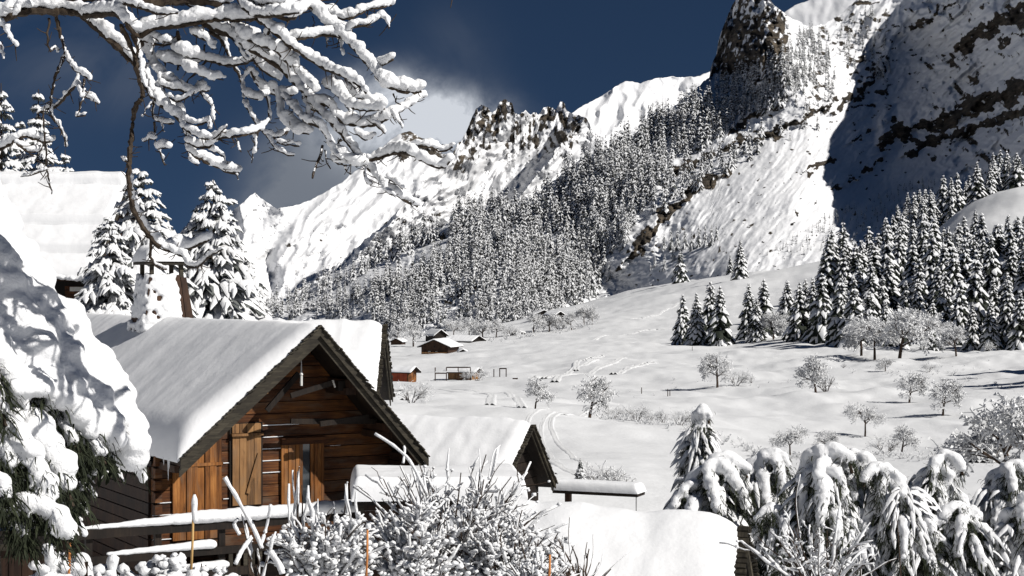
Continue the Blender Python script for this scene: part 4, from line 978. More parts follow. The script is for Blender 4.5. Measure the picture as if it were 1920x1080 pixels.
def lump_bar(x0, x1, y, z, rx0, rx1, rz, seed, dens=16, wy=.14):
    """a long soft ridge of snow lying on a beam"""
    r = np.random.default_rng(seed); n = max(4, int((x1 - x0) * dens)); xs = np.linspace(x0, x1, n); rr_ = np.interp(xs, [x0, x1], [rx0, rx1]) * (1 + .10 * fb2(xs * 2, xs * 0, 3, seed * .37))
    C = np.stack([xs, y + 0 * xs, z + rr_ * .55], -1); mb = MB(); add_balls(mb, C, rr_, sc=(1.2, 1.15, rz), jit=.04, ic=ICO2); return TM(mb)
xm = fr.pix(372, 960, yb)[0]; xe = fr.pix(745, 960, yb)[0]; xs0 = fr.pix(262, 980, yb)[0]
me = remesh(lump_bar(xm, xe, yb + .06, z1, .17, .19, .85, 3), 'rail_snow', .04, [M['snow_near']], 5, .02, 4); link('rail_snow', me, main)
me = remesh(lump_bar(xA, xm - .05, yb + .05, z1, .05, .15, .8, 4, 26), 'rail_snow', .03, [M['snow_near']], 3, .01, 4); link('rail_snow', me, main)
me = remesh(lump_bar(fr.pix(205, 1030, yb)[0], fr.pix(395, 1015, yb)[0], yb + .04, z2, .06, .13, .8, 5, 26), 'rail_snow', .03, [M['snow_near']], 3, .01, 4); link('rail_snow', me, main)
me = remesh(lump_bar(fr.pix(300, 1060, yb)[0], fr.pix(420, 1060, yb)[0], yb + .04, z3, .10, .13, .8, 6, 26), 'rail_snow', .03, [M['snow_near']], 3, .01, 4); link('rail_snow', me, main)
# ---------------------------------------------------------------- lean-to with a thick slab of snow right of the gable
c0 = P(662, 884, 36.6); e = empty('woodshed', (c0[0], c0[1], c0[2] - 3.2), math.radians(6), label='low shed in front of the open gable under a thick flat slab of snow', cat='shed')
W_ = (960 - 662) / F * 36.6 + .15; H_ = 3.2
mb = MB(); mb.box(-.02, W_, -.9, 1.5, H_ - .62, H_ - .52); mb.obj('roof', M['dark_wood'], e)
V, Fc = snow_cover(-.05, -.001, W_ + .1, -.001, -1.0, 1.6, .50, edge=.16, ridge=.01, und=.05, step=.12, seed=12.0); V[:, 2] += H_ - .51; MB().add(V, Fc).obj('roof_snow', M['snow_roof'], e, True)
for x in (.1, 1.1, 2.1, W_ - .2):
    for y in (-.75, 1.3): MB().box(x, x + .12, y, y + .12, -.2, H_ - .625).obj('post', M['grey_wood'], e)
z = 0
while z < H_ - .9: MB().box(.24, W_ - .22, 1.18, 1.24, z, z + .19).obj('plank', M['brown_wood'], e); z += .2
# ---------------------------------------------------------------- farmhouse behind, gable edge-on
f2 = Frame(721, 610, 55, 90)
c2, T2, _ = chalet('barn', f2, -3.6, -2.55, 3.6, -2.55, 9.0, .55, -5.2, .30, 'tall brown barn behind the farmhouse, its gable seen edge-on', cat='barn', wood_m='brown_wood', logh=.30, seed=5.0, und=.05, fas=.16,
    extra=lambda X, Yy: .06 * np.exp(-((Yy - 1.3) / .12) ** 2) - .10 * sstep(1.3, 1.5, Yy) * 0 + .05 * np.exp(-((X + 1.5) / .1) ** 2) * (Yy < 2.2))
mb = T2(MB().box(-1.3, -.5, .40, .545, -2.05, -1.75)); mb.obj('shutter', M['shutter_wood'], c2)
# ---------------------------------------------------------------- little hut with the pointed gable
f3 = Frame(999, 798, 48, 65)
xl3, zl3 = f3.pix(944, 912); xr3, zr3 = f3.pix(1041, 908)
c3, T3, _ = chalet('hut', f3, xl3, zl3, xr3, zr3, 6.6, .45, -3.0, .36, 'small dark hut with a narrow pointed gable and smooth snowy roof', cat='hut', wood_m='dark_wood', logh=.24, seed=7.0, und=.08, fas=.12, Tr=.10, edge=.4)
# canopy right of the hut
a = P(1044, 922, 50); b_ = P(1202, 928, 49); e = empty('canopy', (a[0], a[1], a[2] - 1.8), math.atan2(b_[1] - a[1], b_[0] - a[0]), label='long narrow canopy roof on thin posts right of the pointed hut', cat='canopy'); Lc = math.hypot(b_[0] - a[0], b_[1] - a[1])
MB().box(0, Lc, -.35, .35, 1.80, 1.90).obj('roof', M['dark_wood'], e)
V, Fc = snow_cover(-.03, -.001, Lc + .03, -.001, -.4, .4, .27, edge=.15, ridge=.01, und=.03, step=.08, seed=4.0); V[:, 2] += 1.91; MB().add(V, Fc).obj('roof_snow', M['snow_roof'], e, True)
MB().box(.28, .44, -.08, .08, -.4, 1.797).obj('post', M['brown_wood'], e); MB().box(Lc - .05, Lc - .02, -.34, -.31, -.4, 1.797).obj('post', M['metal'], e)
# ---------------------------------------------------------------- upper left chalet
f4 = Frame(242, 340, 74, 90); 
def bands(X, Yy):
    v = 0
    for xc in (-.55, -3.35, -5.0): v = v + .30 * sstep(xc - .07, xc + .03, X) * np.exp(-np.maximum(X - xc, 0) / 1.2)
    for xc in (-.55, -3.35, -5.0): v = v - .30 * np.exp(-((X - xc + .13) / .06) ** 2) * (.6 + .6 * fb2(Yy / 1.2, X * 0, 2, xc))  # added grooves whose dark lines stand for shadows under the ledges
    return v + .02 * fb2(Yy / 2, X / .6, 3, 2.2)
c4, T4, _ = chalet('upper_chalet', f4, -6.2, -4.2, 6.0, -4.0, 11.0, .8, -7.0, .34, 'chalet up on the left whose wide roof carries three long ledges of snow', cat='chalet', wood_m='brown_wood', logs=False, extra=bands, seed=9.0, und=.03, shingles=False, edge=.3, sstp=.055)
# its eave front, facing the camera: local x = -5.46 wall line, local y runs to the left in the picture
def f4y(px, py, x): return f4.pixx(px, py, x)
xw = -5.46
y_a, z_a = f4y(168, 520, xw); y_b, z_b = f4y(84, 585, xw)
T4(MB().box(xw - .06, xw - .004, y_a - 2.2, y_b + 3, -7, -4.35)).obj('wall_boards', M['dark_wood'], c4)
ya, zt = f4y(168, 536, xw - .1); yb_, zbo = f4y(122, 576, xw - .1)
n = 5
for k in range(n):
    z0 = zbo + (zt - zbo) * k / n; T4(MB().box(xw - .13, xw - .063, ya - .8, yb_, z0 + .008, z0 + (zt - zbo) / n - .008)).obj('plank', M['log_wood'], c4)
p0 = f4y(158, 538, xw - .16); p1 = f4y(131, 546, xw - .16); T4(MB().box(xw - .17, xw - .134, p0[0], p1[0], p1[1], p0[1])).obj('window', M['pale_sign'], c4)
p0 = f4y(84, 521, xw - .5); p1 = f4y(160, 527, xw - .5); T4(MB().box(xw - .6, xw - .5, p1[0] - 2, p0[0] + 2, p1[1], p0[1])).obj('eave_beam', M['log_wood'], c4)
r = np.random.default_rng(3); mb = MB(); yy = np.arange(.3, 10.8, .09); add_balls(mb, np.stack([-6.22 + .05 * r.normal(size=len(yy)), yy, -4.12 - .12 * np.abs(np.sin(yy * 1.9)) ], -1), .11 + .03 * r.random(len(yy)), jit=.05); T4(mb); link('eave_snow', remesh(mb, 'eave_snow', .05, [M['snow_roof']], 3, .02, 4), c4)
# ---------------------------------------------------------------- near snow roof at the lower edge
f5 = Frame(1394, 992, 22, 78)
c5, T5, _ = chalet('shed', f5, -3.0, -1.75, 1.7, -.95, 4.0, .30, -3.6, .30, 'shed in front with a broad untouched snow roof sloping towards us', cat='shed', wood_m='dark_wood', logh=.2, seed=11.0, und=.06, fas=.14, edge=.55, extra=lambda X, Yy: .10 * sstep(.6, 2.2, Yy) + .05 * np.exp(-((X + 1.2) / .5) ** 2 - ((Yy - .6) / .3) ** 2) * -1)
# ---------------------------------------------------------------- plank hut in the bottom left corner
a = P(-30, 1000, 14); e = empty('plank_hut', (a[0], a[1], -4.9), math.radians(10), label='dark plank hut in the bottom left corner below the loaded conifer', cat='hut')
zt = a[2] + 4.9 - .12
for k in range(9):
    MB().box(-.3 + k * .1, -.3 + k * .1 + .095, -.01 * (k % 2), .04, -.2, zt - random.uniform(0, .01)).obj('board', M['brown_wood'], e)
MB().box(-.35, .62, -.05, -.015, zt - .02, zt + .03).obj('batten', M['grey_wood'], e)
MB().box(-.3, .6, .05, 1.2, -.2, zt - .03).obj('hut_body', M['dark_wood'], e)
q0 = P(108, 930, 13.6); q1 = P(150, 1008, 13.4); base = np.array([a[0], a[1], -4.9]); ca, sa = math.cos(-math.radians(10)), math.sin(-math.radians(10))
def loc_(p): d = p - base; return (d[0] * ca - d[1] * sa, d[0] * sa + d[1] * ca, d[2])
MB().beam(loc_(q0), loc_(q1), .04, .09).obj('rake_board', M['grey_wood'], e)
mb = MB(); ps = np.linspace(loc_(q0), loc_(q1), 22) + np.array([.035, 0, .03]); add_balls(mb, ps, .028 + .006 * np.random.default_rng(1).random(22), ic=ICO2, jit=.05); link('rake_snow', remesh(mb, 'rake_snow', .01, [M['snow_near']], 2, .004, 20), e)
# ---------------------------------------------------------------- village
def small_cabin(name, px, py, wpx, hpx, Y0, psi, L, lab, wall='brown_wood', T=.35, o=.7, cat='chalet', door=True, pit=.5, roofdrop=.45):
    c = hit(px, py); Y = c[1] if Y0 is None else Y0; s = m_per_px(Y); W = wpx * s; H = hpx * s
    c = np.array([(px - 960) / F * Y, Y, (HZ - py) / F * Y])
    e = empty(name, c, math.radians(psi), label=lab, cat=cat, group='wooden buildings of the hamlet'); hw = W / 2; hr = H * roofdrop; zt = H - T
    MB().prism([(-hw * .8, -1.5), (hw * .8, -1.5), (hw * .8, zt - hr * .86), (0, zt - .12), (-hw * .8, zt - hr * .86)], 0, .2).obj('gable_wall', M[wall], e)
    sw = 'red_wood' if 'red' in lab else wall
    MB().box(-hw * .8, -hw * .8 + .2, .21, L, -1.5, zt - hr * .9).obj('side_wall', M[sw], e); MB().box(hw * .8 - .2, hw * .8, .21, L, -1.5, zt - hr * .9).obj('side_wall', M[wall], e)
    MB().box(-hw * .8, hw * .8, L - .2, L, -1.5, zt - hr * .92).obj('back_wall', M[wall], e)
    rf = MB(); rf.prism([(0, zt), (-hw, zt - hr), (-hw, zt - hr - .16), (0, zt - .16)][::-1], -o, L + o); rf.prism([(0, zt), (0, zt - .16), (hw, zt - hr - .16), (hw, zt - hr)][::-1], -o, L + o); rf.obj('roof', M['dark_wood'], e)
    V, Fc = snow_cover(-hw - .1, -hr, hw + .1, -hr, -o - .05, L + o + .1, T, edge=.4, ridge=.5, und=.06, step=.4, seed=px * .01); V[:, 2] += zt + .01; MB().add(V, Fc).obj('roof_snow', M['snow_roof'], e, True)
    if door:
        MB().box(-hw * .4, -hw * .4 + W * .08, -.04, -.004, H * .08, H * .24).obj('window', M['pale_sign'], e); MB().box(hw * .05, hw * .05 + W * .06, -.04, -.004, H * .08, H * .22).obj('window', M['pale_sign'], e)
        MB().box(-hw * .05, hw * .02, -.04, -.004, H * .45, H * .55).obj('window', M['dark_wood'], e)
        MB().box(-hw * .75, hw * .75, -.55, -.45, H * .10, H * .18).obj('balcony_rail', M['shutter_wood'], e)
    return e
small_cabin('village_house', 815, 666, 66, 32, None, -16, 9, 'brown farmhouse with a balcony and lit snow roof, largest in the hamlet', T=.3)
small_cabin('village_house', 743, 648, 26, 16, None, -8, 6, 'little dark barn left of the large brown farmhouse', door=False)
small_cabin('village_house', 826, 642, 30, 26, None, 25, 8, 'dark steep roofed house half hidden behind the large farmhouse', door=False, wall='dark_wood')
small_cabin('village_house', 1020, 600, 40, 20, None, 10, 8, 'dark chalet among frosted trees at the top of the meadow', door=False, wall='dark_wood')
small_cabin('village_house', 1049, 598, 24, 16, 620, 35, 6, 'small chalet just right of the dark upper chalet', door=False, wall='dark_wood')
small_cabin('village_house', 895, 642, 56, 14, None, 62, 9, 'long low shed with drifted roof right of the farmhouse', door=False, wall='dark_wood', roofdrop=.7, T=.25)
small_cabin('village_house', 868, 664, 18, 12, None, 5, 4, 'tiny store hut beside the large farmhouse', door=False, wall='dark_wood')
small_cabin('village_house', 973, 628, 26, 9, None, 5, 6, 'low snowed over hut at the meadow edge', door=False, wall='dark_wood')
small_cabin('village_house', 773, 708, 34, 24, 262, 58, 6.0, 'red and orange cabin with a bright gable near the farmhouse', wall='board_wood', door=False, T=.25)  # gable wood lighter than the red side, standing for sun on it
small_cabin('village_house', 892, 704, 34, 17, 275, 62, 4.5, 'small orange playground hut with open front', wall='shutter_wood', door=False, T=.25)
# playground frames, bench, posts
def frame_posts(name, xs, y0, y1, Y, bars, lab, cat):
    c = P(xs[0], y1, Y); e = empty(name, c, 0, label=lab, cat=cat); s = m_per_px(Y)
    for x in xs: MB().box((x - xs[0]) * s - .08, (x - xs[0]) * s + .08, -.08, .08, -.5, (y1 - y0) * s).obj('post', M['brown_wood'], e)
    for (xa, xb, yy) in bars:
        MB().box((xa - xs[0]) * s, (xb - xs[0]) * s, -.07, .07, (y1 - yy) * s + .004, (y1 - yy) * s + .2).obj('bar', M['brown_wood'], e)
        MB().box((xa - xs[0]) * s, (xb - xs[0]) * s, -.12, .12, (y1 - yy) * s + .204, (y1 - yy) * s + .4).obj('bar_snow', M['snow_mid'], e)
frame_posts('climbing_frame', [816, 837, 859, 882], 689, 714, 272, [(816, 837, 701), (837, 859, 700), (837, 882, 690)], 'timber climbing frame with snowy crossbars left of the orange hut', 'playground')
frame_posts('swing_frame', [926, 937, 949], 692, 702, 278, [(936, 950, 692)], 'low timber goal frame right of the orange hut', 'playground')
frame_posts('bench', [963, 969], 711, 716, 262, [(961, 971, 711)], 'small bench with snow on its seat on the meadow', 'bench')
for px, py, h, lab in ((820, 660, 8, 'post'), (755, 672, 3, 'post')): pass
for px, py, h, lab in ((1203, 735, 12, 'thin marker stake left of its two neighbours'), (1252, 738, 14, 'thin dark stake, left one of a close pair'), (1256, 737, 11, 'thin dark stake, right one of a close pair'), (1298, 662, 8, 'slender pole on the meadow below the spruce clump')):
    c = hit(px, py); H = h * m_per_px(c[1]); mb = MB(); add_tubes(mb, np.array([[[0, 0, -.4], [0, 0, H]]]), np.array([[.06, .05]]), 5); mb.obj('marker_stake', M['shrub_bark'], loc=tuple(c), label=lab, cat='stake', group='stakes on the meadow')
# ---------------------------------------------------------------- ski tracks: pressed grooves with raised edges
def track(pix, w, h, name, lab, off=(0,), ymin=16):
    mb = MB()
    q = resample(pix, 90)
    C = np.array([hit(a_, b_, ymin) for a_, b_ in q]); C = resample(C, 160); C[:, 2] = Gz(C[:, 0], C[:, 1])
    T = np.gradient(C, axis=0); S = np.stack([-T[:, 1], T[:, 0], 0 * T[:, 0]], -1); S /= np.linalg.norm(S, axis=1)[:, None]
    for o in off:
        c = C + S * o; c[:, 2] = Gz(c[:, 0], c[:, 1]); k = 5
        prof = np.array([[-w, -.03], [-w * .35, h], [0, -.01 + h * .1], [w * .35, h], [w, -.03]]); wob = (1 + .35 * fb2(np.arange(160) / 6., np.zeros(160), 3, o + w))[:, None]
        V = c[:, None] + S[:, None] * prof[None, :, 0:1]; V[..., 2] += prof[None, :, 1] * wob + .0
        ii = np.arange(159)[:, None] * k + np.arange(k - 1)[None]; mb.add(V.reshape(-1, 3), np.stack([ii, ii + 1, ii + k + 1, ii + k], -1).reshape(-1, 4))
    mb.obj(name, M['snow_mid'], smooth=True, label=lab, kind='structure')
track([(1130, 772), (1060, 782), (1018, 796), (1012, 820), (1040, 850), (1085, 876), (1150, 905)], .22, .09, 'ski_track', 'twin groomed ski track winding past the hut', (-.75, .75))
track([(1110, 776), (1035, 786), (1006, 802), (1000, 830), (1022, 862), (1060, 890)], .18, .07, 'ski_track', 'second set of ski tracks beside the first', (-.5, .5))
track([(730, 738), (800, 728), (870, 735), (920, 738), (945, 748), (948, 762)], .5, .16, 'snow_path', 'curved path below the playground', (-1.2, 1.2), 60)
for k, pl in enumerate([[(1020, 712), (1100, 700), (1180, 672)], [(1040, 722), (1060, 700), (1120, 680)], [(1150, 705), (1190, 690), (1230, 682)], [(1080, 695), (1085, 682), (1130, 668)], [(1180, 600), (1230, 590), (1275, 572)], [(1100, 640), (1200, 622), (1262, 616)], [(1010, 720), (1000, 712), (1060, 705)]]):
    track(pl, .7, .30, 'snow_path', 'old trodden trail across the open snow', (0,), 100)
track([(1822, 812), (1826, 826), (1820, 842), (1840, 860), (1868, 872)], .8, .35, 'stream_bank', 'winding banks of the snow covered stream', (-.9, .9), 60)
# ================================================================ tall loaded spruces behind the roofs
def big_spruce(seed, H, R, px, pytop, Y, lab, cover=1.0, sth=.9, levels=28, nb=9, group=None):
    g, s = spruce_data(seed, H, R, levels, nb, cover=cover, sub=4, k=5, sth=sth, power=.8, wfac=.085, droop=.50, hangk=.15)
    ztop = (HZ - pytop) / F * Y; e = empty('loaded_spruce', ((px - 960) / F * Y, Y, ztop - H), 0, label=lab, cat='spruce', group=group)
    trunk_mb(H, .012 * H).obj('trunk', M['bark'], e, True); g.obj('crown', M['needle_frosted'], e); s.obj('snow_load', M['snow_tree'], e, True)
gB = 'snow plastered spruces behind the roofs'
big_spruce(301, 9.8, 3.9, 262, 300, 61, 'tall snow plastered spruce directly behind the boarded chimney, left of its twin', group=gB)
big_spruce(302, 9.6, 3.5, 400, 322, 63, 'tall snow plastered spruce right of the chimney with a thin open top', group=gB, cover=.93)
big_spruce(303, 6.6, 2.6, 205, 395, 59, 'lower bushy snow plastered spruce at the end of the banded chalet roof', group=gB)
big_spruce(304, 6.2, 2.3, 452, 455, 66, 'low spreading snow plastered spruce sloping down to the barn roof', group=gB)
for k, (px, py, H, R) in enumerate(((2, 138, 17, 3.0), (72, 150, 17, 2.9), (38, 212, 15, 2.4), (122, 268, 13, 2.3), (-30, 180, 16, 3))):
    big_spruce(320 + k, H, R, px, py, 92 + 3 * k, ('tallest loaded spruce at the picture edge behind the banded chalet roof', 'pointed loaded spruce standing free against the sky behind the banded roof', 'lower loaded spruce between two taller ones behind the banded roof', 'short loaded spruce nearest the ridge of the banded roof', 'loaded spruce beyond the picture edge behind the banded roof')[k], cover=.9, levels=26, nb=8, group='spruces on the hill behind the banded roof')
for px, py, h, lab in ((1088, 908, 50, 'tiny white spruce behind the long narrow canopy'), ):
    Y = 62; c = P(px, py, Y); random.choice(SPR).place('spruce_tree', c, h * m_per_px(Y) * 1.0, label=lab, cat='spruce')
for px, py, h, w_, lab in ((1130, 925, 60, 1.5, 'frosted bush behind the canopy, beside the tiny spruce'), (1170, 925, 52, 1.4, 'frosted bush behind the far end of the canopy')):
    Y = 60; e = random.choice(FRB).place('frosted_bush', P(px, py, Y), h * m_per_px(Y), label=lab, cat='bush'); e.scale[0] *= w_; e.scale[1] *= w_

# ================================================================ the snow laden branch reaching in from above
BR = [ # px polyline, bark radius px (start,end), snow radius px (start,end)
 ([(-260, 120), (-120, 70), (0, 38), (22, 28), (48, 21), (93, 20), (141, 23), (159, 33), (178, 48), (207, 76), (230, 98), (256, 122)], 11, 6, 14, 13),
 ([(256, 122), (270, 135), (282, 163), (296, 190), (318, 208), (335, 222), (345, 240), (350, 260), (356, 286), (385, 303), (418, 318), (432, 324), (448, 325)], 5, 2.5, 10, 9),
 ([(159, 30), (193, 28), (215, 26), (234, 38), (247, 58), (262, 68), (281, 56), (310, 52), (345, 48), (385, 40), (418, 37), (450, 38), (478, 36)], 6, 3, 12, 12),
 ([(247, 58), (258, 90), (264, 120), (268, 150), (285, 185)], 5, 3, 7, 5),
 ([(90, -16), (200, -4), (270, 5), (345, 2), (430, 8)], 12, 6, 12, 10), ([(200, 0), (259, 14), (296, 26), (333, 24)], 4, 2, 8, 7), ([(333, -6), (356, 12), (374, 11), (390, 2)], 2, 1.5, 9, 7),
 ([(380, 44), (408, 58), (437, 70), (467, 92), (495, 108), (522, 126), (548, 152), (578, 182), (600, 210), (630, 240), (659, 277), (685, 309), (715, 343), (741, 365), (767, 380), (785, 388)], 5.5, 2.5, 11, 9),
 ([(460, -10), (500, 20), (540, 36), (578, 15), (594, 24), (607, 41), (630, 60), (652, 78), (668, 96), (681, 113), (695, 124), (706, 140), (722, 160), (748, 171), (770, 174), (790, 172)], 4, 2.5, 13, 12),
 ([(681, 113), (700, 124), (722, 122), (736, 112)], 2.5, 2, 9, 9), ([(736, 175), (742, 190), (752, 195)], 2, 1, 2, 2),
 ([(444, -12), (454, 10), (470, 26), (500, 32), (530, 28), (560, 24)], 4, 2, 12, 9), ([(537, 14), (552, 6), (578, 3), (612, 0), (650, -8)], 3, 2, 8, 7),
 ([(600, 22), (622, 30), (650, 36), (675, 26), (696, 17), (715, 14), (733, 9)], 3, 2, 8, 8), ([(545, 74), (580, 70), (610, 66), (640, 68), (655, 56), (668, 48)], 3, 2, 9, 8), ([(660, 52), (690, 46), (708, 36), (722, 34), (730, 52)], 2.5, 1.5, 8, 6), ([(636, 72), (641, 90), (643, 103)], 1.5, 1, 6, 5), ([(612, 72), (614, 88)], 1, 1, 5, 4),
 ([(478, 36), (495, 45), (520, 66), (545, 88), (570, 104), (590, 118), (610, 130), (635, 140), (655, 148), (672, 160), (686, 174)], 4, 2, 10, 9),
 ([(628, 142), (636, 156), (642, 178), (650, 200), (656, 210)], 2.5, 1.5, 7, 5), ([(650, 150), (664, 162), (672, 178)], 2, 1, 6, 5),
 ([(598, 196), (618, 200), (632, 222), (650, 233), (680, 236), (705, 234), (730, 220), (756, 206), (780, 190), (796, 182)], 3.5, 1.5, 12, 9), ([(700, 232), (714, 243), (724, 252)], 2, 1, 6, 5), ([(735, 214), (746, 226), (754, 240)], 2, 1, 7, 5), ([(668, 250), (685, 262), (698, 258)], 1.5, 1, 8, 7),
 ([(619, 163), (634, 176), (652, 196), (672, 206), (700, 208), (722, 204)], 2, 1.5, 12, 10), ([(645, 165), (670, 182), (695, 192), (718, 196)], 2, 1.5, 12, 9), ([(610, 165), (640, 172), (660, 178)], 2, 1, 9, 9),
 ([(692, 300), (712, 296), (738, 288), (765, 288), (790, 300), (812, 312), (834, 314), (842, 304)], 3.5, 2, 9, 10), ([(755, 286), (775, 276), (805, 276), (828, 284), (848, 276)], 2.5, 1.5, 7, 7), ([(735, 284), (752, 276), (768, 274)], 1.5, 1, 7, 6),
 ([(385, 114), (400, 116), (425, 122), (450, 121), (474, 113)], 2.5, 2, 8, 6), ([(389, 112), (372, 130), (355, 148), (342, 165)], 2, 1.5, 0, 0), ([(384, 84), (383, 112), (386, 116)], 2, 1.5, 2, 2),
 ([(230, 60), (228, 48), (240, 74), (250, 100), (256, 128), (264, 160), (268, 180), (257, 194), (250, 222), (246, 262), (243, 300), (242, 340), (246, 380), (258, 408), (272, 432), (286, 452), (300, 464)], 4.5, 5, 0, 0),
 ([(243, 300), (245, 345), (250, 385), (262, 412), (278, 436), (294, 456), (308, 466), (330, 470), (352, 468), (372, 458), (392, 448)], 3, 3, 4, 11), ([(244, 308), (234, 302), (228, 297)], 2, 1.5, 4, 4), ([(284, 446), (282, 480), (296, 500), (312, 506)], 3, 1.5, 3, 4), ([(300, 464), (340, 480), (355, 500), (372, 500), (395, 480), (418, 468)], 2.5, 1.5, 8, 5),
 ([(106, 30), (108, 45), (114, 66), (122, 92), (128, 112), (142, 132), (158, 142), (170, 150)], 4.5, 2, 0, 7), ([(124, 100), (112, 124), (102, 150), (96, 180), (95, 205), (98, 218), (112, 240), (122, 262), (124, 276)], 4, 1.5, 3, 5), ([(148, 137), (140, 160), (124, 180), (106, 200), (84, 206), (70, 214)], 3.5, 1.5, 5, 4), ([(157, 148), (157, 172), (152, 196), (144, 218), (150, 219), (162, 217)], 2.5, 1.2, 3, 4), ([(146, 158), (150, 175), (158, 184)], 1.5, 1, 7, 5), ([(160, 182), (172, 186), (184, 196)], 1.5, 1, 8, 6),
 ([(94, 34), (90, 60), (89, 80), (95, 98)], 2.5, 1.5, 0, 0), ([(96, 96), (104, 90), (108, 98)], 1, 1, 6, 5), ([(82, 206), (82, 240), (86, 280), (88, 320), (95, 350), (97, 364)], 2, 1.5, 2, 3), ([(-120, 330), (-60, 300), (0, 280), (28, 264), (48, 256), (72, 264), (98, 266)], 5, 2, 6, 8), ([(30, 268), (55, 285), (80, 282)], 2, 1, 7, 6), ([(88, 318), (70, 324), (50, 330), (38, 330)], 1.5, 1, 4, 3),
 ([(333, 60), (336, 78), (330, 95), (334, 115), (333, 132)], 4, 2, 3, 2), ([(334, 84), (320, 96), (312, 110), (307, 130)], 2.5, 1.2, 0, 0), ([(268, 74), (285, 82), (305, 85), (322, 82), (334, 78)], 2.5, 2, 7, 8), ([(285, 68), (300, 78), (316, 80)], 1.5, 1, 8, 7), ([(300, 110), (320, 118), (345, 122), (372, 118)], 1.5, 1.2, 12, 9), ([(345, 126), (370, 140), (395, 146), (418, 150)], 1.5, 1, 12, 7), ([(330, 96), (352, 108), (378, 112)], 1.5, 1, 14, 12),
 ([(362, 64), (380, 72), (392, 80), (398, 92)], 2.5, 1.5, 12, 7), ([(395, 60), (412, 72), (424, 86)], 4, 2, 9, 8),
 ([(300, 158), (322, 168), (340, 169), (358, 176), (375, 170), (392, 172)], 2, 1.5, 8, 8), ([(375, 172), (385, 186), (398, 200), (400, 218), (401, 232)], 2, 1.2, 6, 4), ([(318, 184), (334, 190), (352, 182), (365, 172)], 2, 1, 6, 5),
 ([(278, 170), (288, 190), (285, 210), (288, 222), (302, 229), (326, 233)], 2.5, 1.2, 5, 5), ([(288, 190), (276, 202), (266, 219)], 1.5, 1, 4, 3), ([(289, 230), (289, 255), (294, 275), (303, 292), (309, 310)], 2, 1.2, 3, 4), ([(296, 280), (308, 278), (318, 277)], 1, 1, 8, 8), ([(288, 262), (278, 262), (270, 266)], 1, 1, 7, 5), ([(304, 232), (306, 246)], 1, 1, 5, 4),
 ([(264, 74), (275, 100), (292, 130), (310, 150), (330, 163), (345, 170)], 4, 2.5, 14, 9), ([(298, 140), (296, 165), (300, 180), (310, 196), (326, 206), (342, 212)], 2.5, 1.5, 8, 9), ([(276, 120), (270, 140), (276, 165), (290, 180)], 2.5, 1.5, 5, 5),
 ([(345, 214), (350, 228), (365, 236), (380, 232), (392, 228), (394, 240)], 2.5, 1.5, 8, 7), ([(345, 240), (362, 252), (378, 260), (392, 262)], 2, 1.5, 9, 7), ([(350, 266), (366, 275), (388, 277), (400, 266), (420, 258), (450, 256), (478, 248), (495, 236), (506, 224)], 2.5, 2, 9, 6), ([(390, 270), (404, 258), (418, 246), (426, 236)], 2, 1.2, 8, 4), ([(392, 280), (408, 286), (418, 290), (421, 300)], 1.5, 1, 7, 4), ([(442, 262), (446, 274), (452, 284)], 1.5, 1, 4, 3), ([(352, 290), (360, 304), (372, 311)], 1.5, 1, 5, 5), ([(444, 326), (446, 336)], 1, 1, 4, 2),
 ([(400, 62), (414, 74), (424, 94), (436, 120), (448, 142), (455, 165), (458, 190), (470, 214), (484, 234), (498, 252), (515, 259), (532, 252), (545, 240)], 3, 2, 4, 6), ([(500, 256), (516, 276), (534, 290), (553, 292)], 2, 1.2, 6, 4), ([(520, 266), (540, 272), (560, 272)], 1.5, 1.2, 7, 6), ([(455, 175), (470, 184), (485, 186), (498, 180)], 1.5, 1.2, 8, 8), ([(500, 180), (504, 200), (506, 218)], 2.5, 2, 5, 6), ([(478, 252), (476, 268), (474, 292), (472, 305)], 1.5, 1, 9, 2),
 ([(455, 150), (460, 138), (470, 134), (482, 158), (500, 172), (528, 180), (552, 178)], 2.5, 2, 6, 10), ([(507, 158), (520, 178), (525, 204), (530, 222), (545, 240), (562, 250), (580, 252)], 2.5, 1.5, 8, 12), ([(532, 182), (550, 204), (565, 222), (580, 232), (598, 238), (612, 256), (622, 276), (630, 292), (638, 300)], 3, 1.5, 8, 8), ([(566, 180), (580, 200), (590, 208), (604, 202), (618, 195)], 2.5, 1.5, 8, 9), ([(576, 206), (574, 222), (586, 232)], 2, 1.5, 10, 9),
 ([(604, 274), (600, 292), (590, 316), (586, 334)], 2.5, 2, 3, 2), ([(598, 296), (606, 302)], 1, 1, 1, 1), ([(640, 262), (630, 275), (628, 290), (640, 302), (652, 322), (658, 325)], 2.2, 1.2, 3, 3), ([(610, 282), (612, 305), (620, 316)], 1.5, 1, 3, 3), ([(622, 300), (636, 308), (650, 310)], 1.5, 1, 8, 7), ([(630, 285), (650, 298), (672, 312), (688, 305)], 1.5, 1.2, 11, 12),
 ([(688, 310), (682, 330), (692, 346), (700, 342)], 2, 1.2, 4, 5), ([(715, 345), (726, 360), (742, 370)], 1.5, 1, 8, 4), ([(728, 335), (745, 345), (756, 356)], 2, 1, 8, 6),
 ([(441, 50), (462, 72), (488, 86), (512, 92), (530, 108), (550, 130), (572, 152), (590, 172)], 3, 2.5, 13, 12), ([(466, 92), (480, 120), (505, 140), (524, 150)], 2.5, 1.5, 12, 10), ([(505, 60), (502, 75), (515, 95), (530, 104), (560, 106)], 3, 1.5, 8, 8), ([(420, 58), (440, 74), (452, 98), (462, 112)], 3, 1.5, 11, 6),
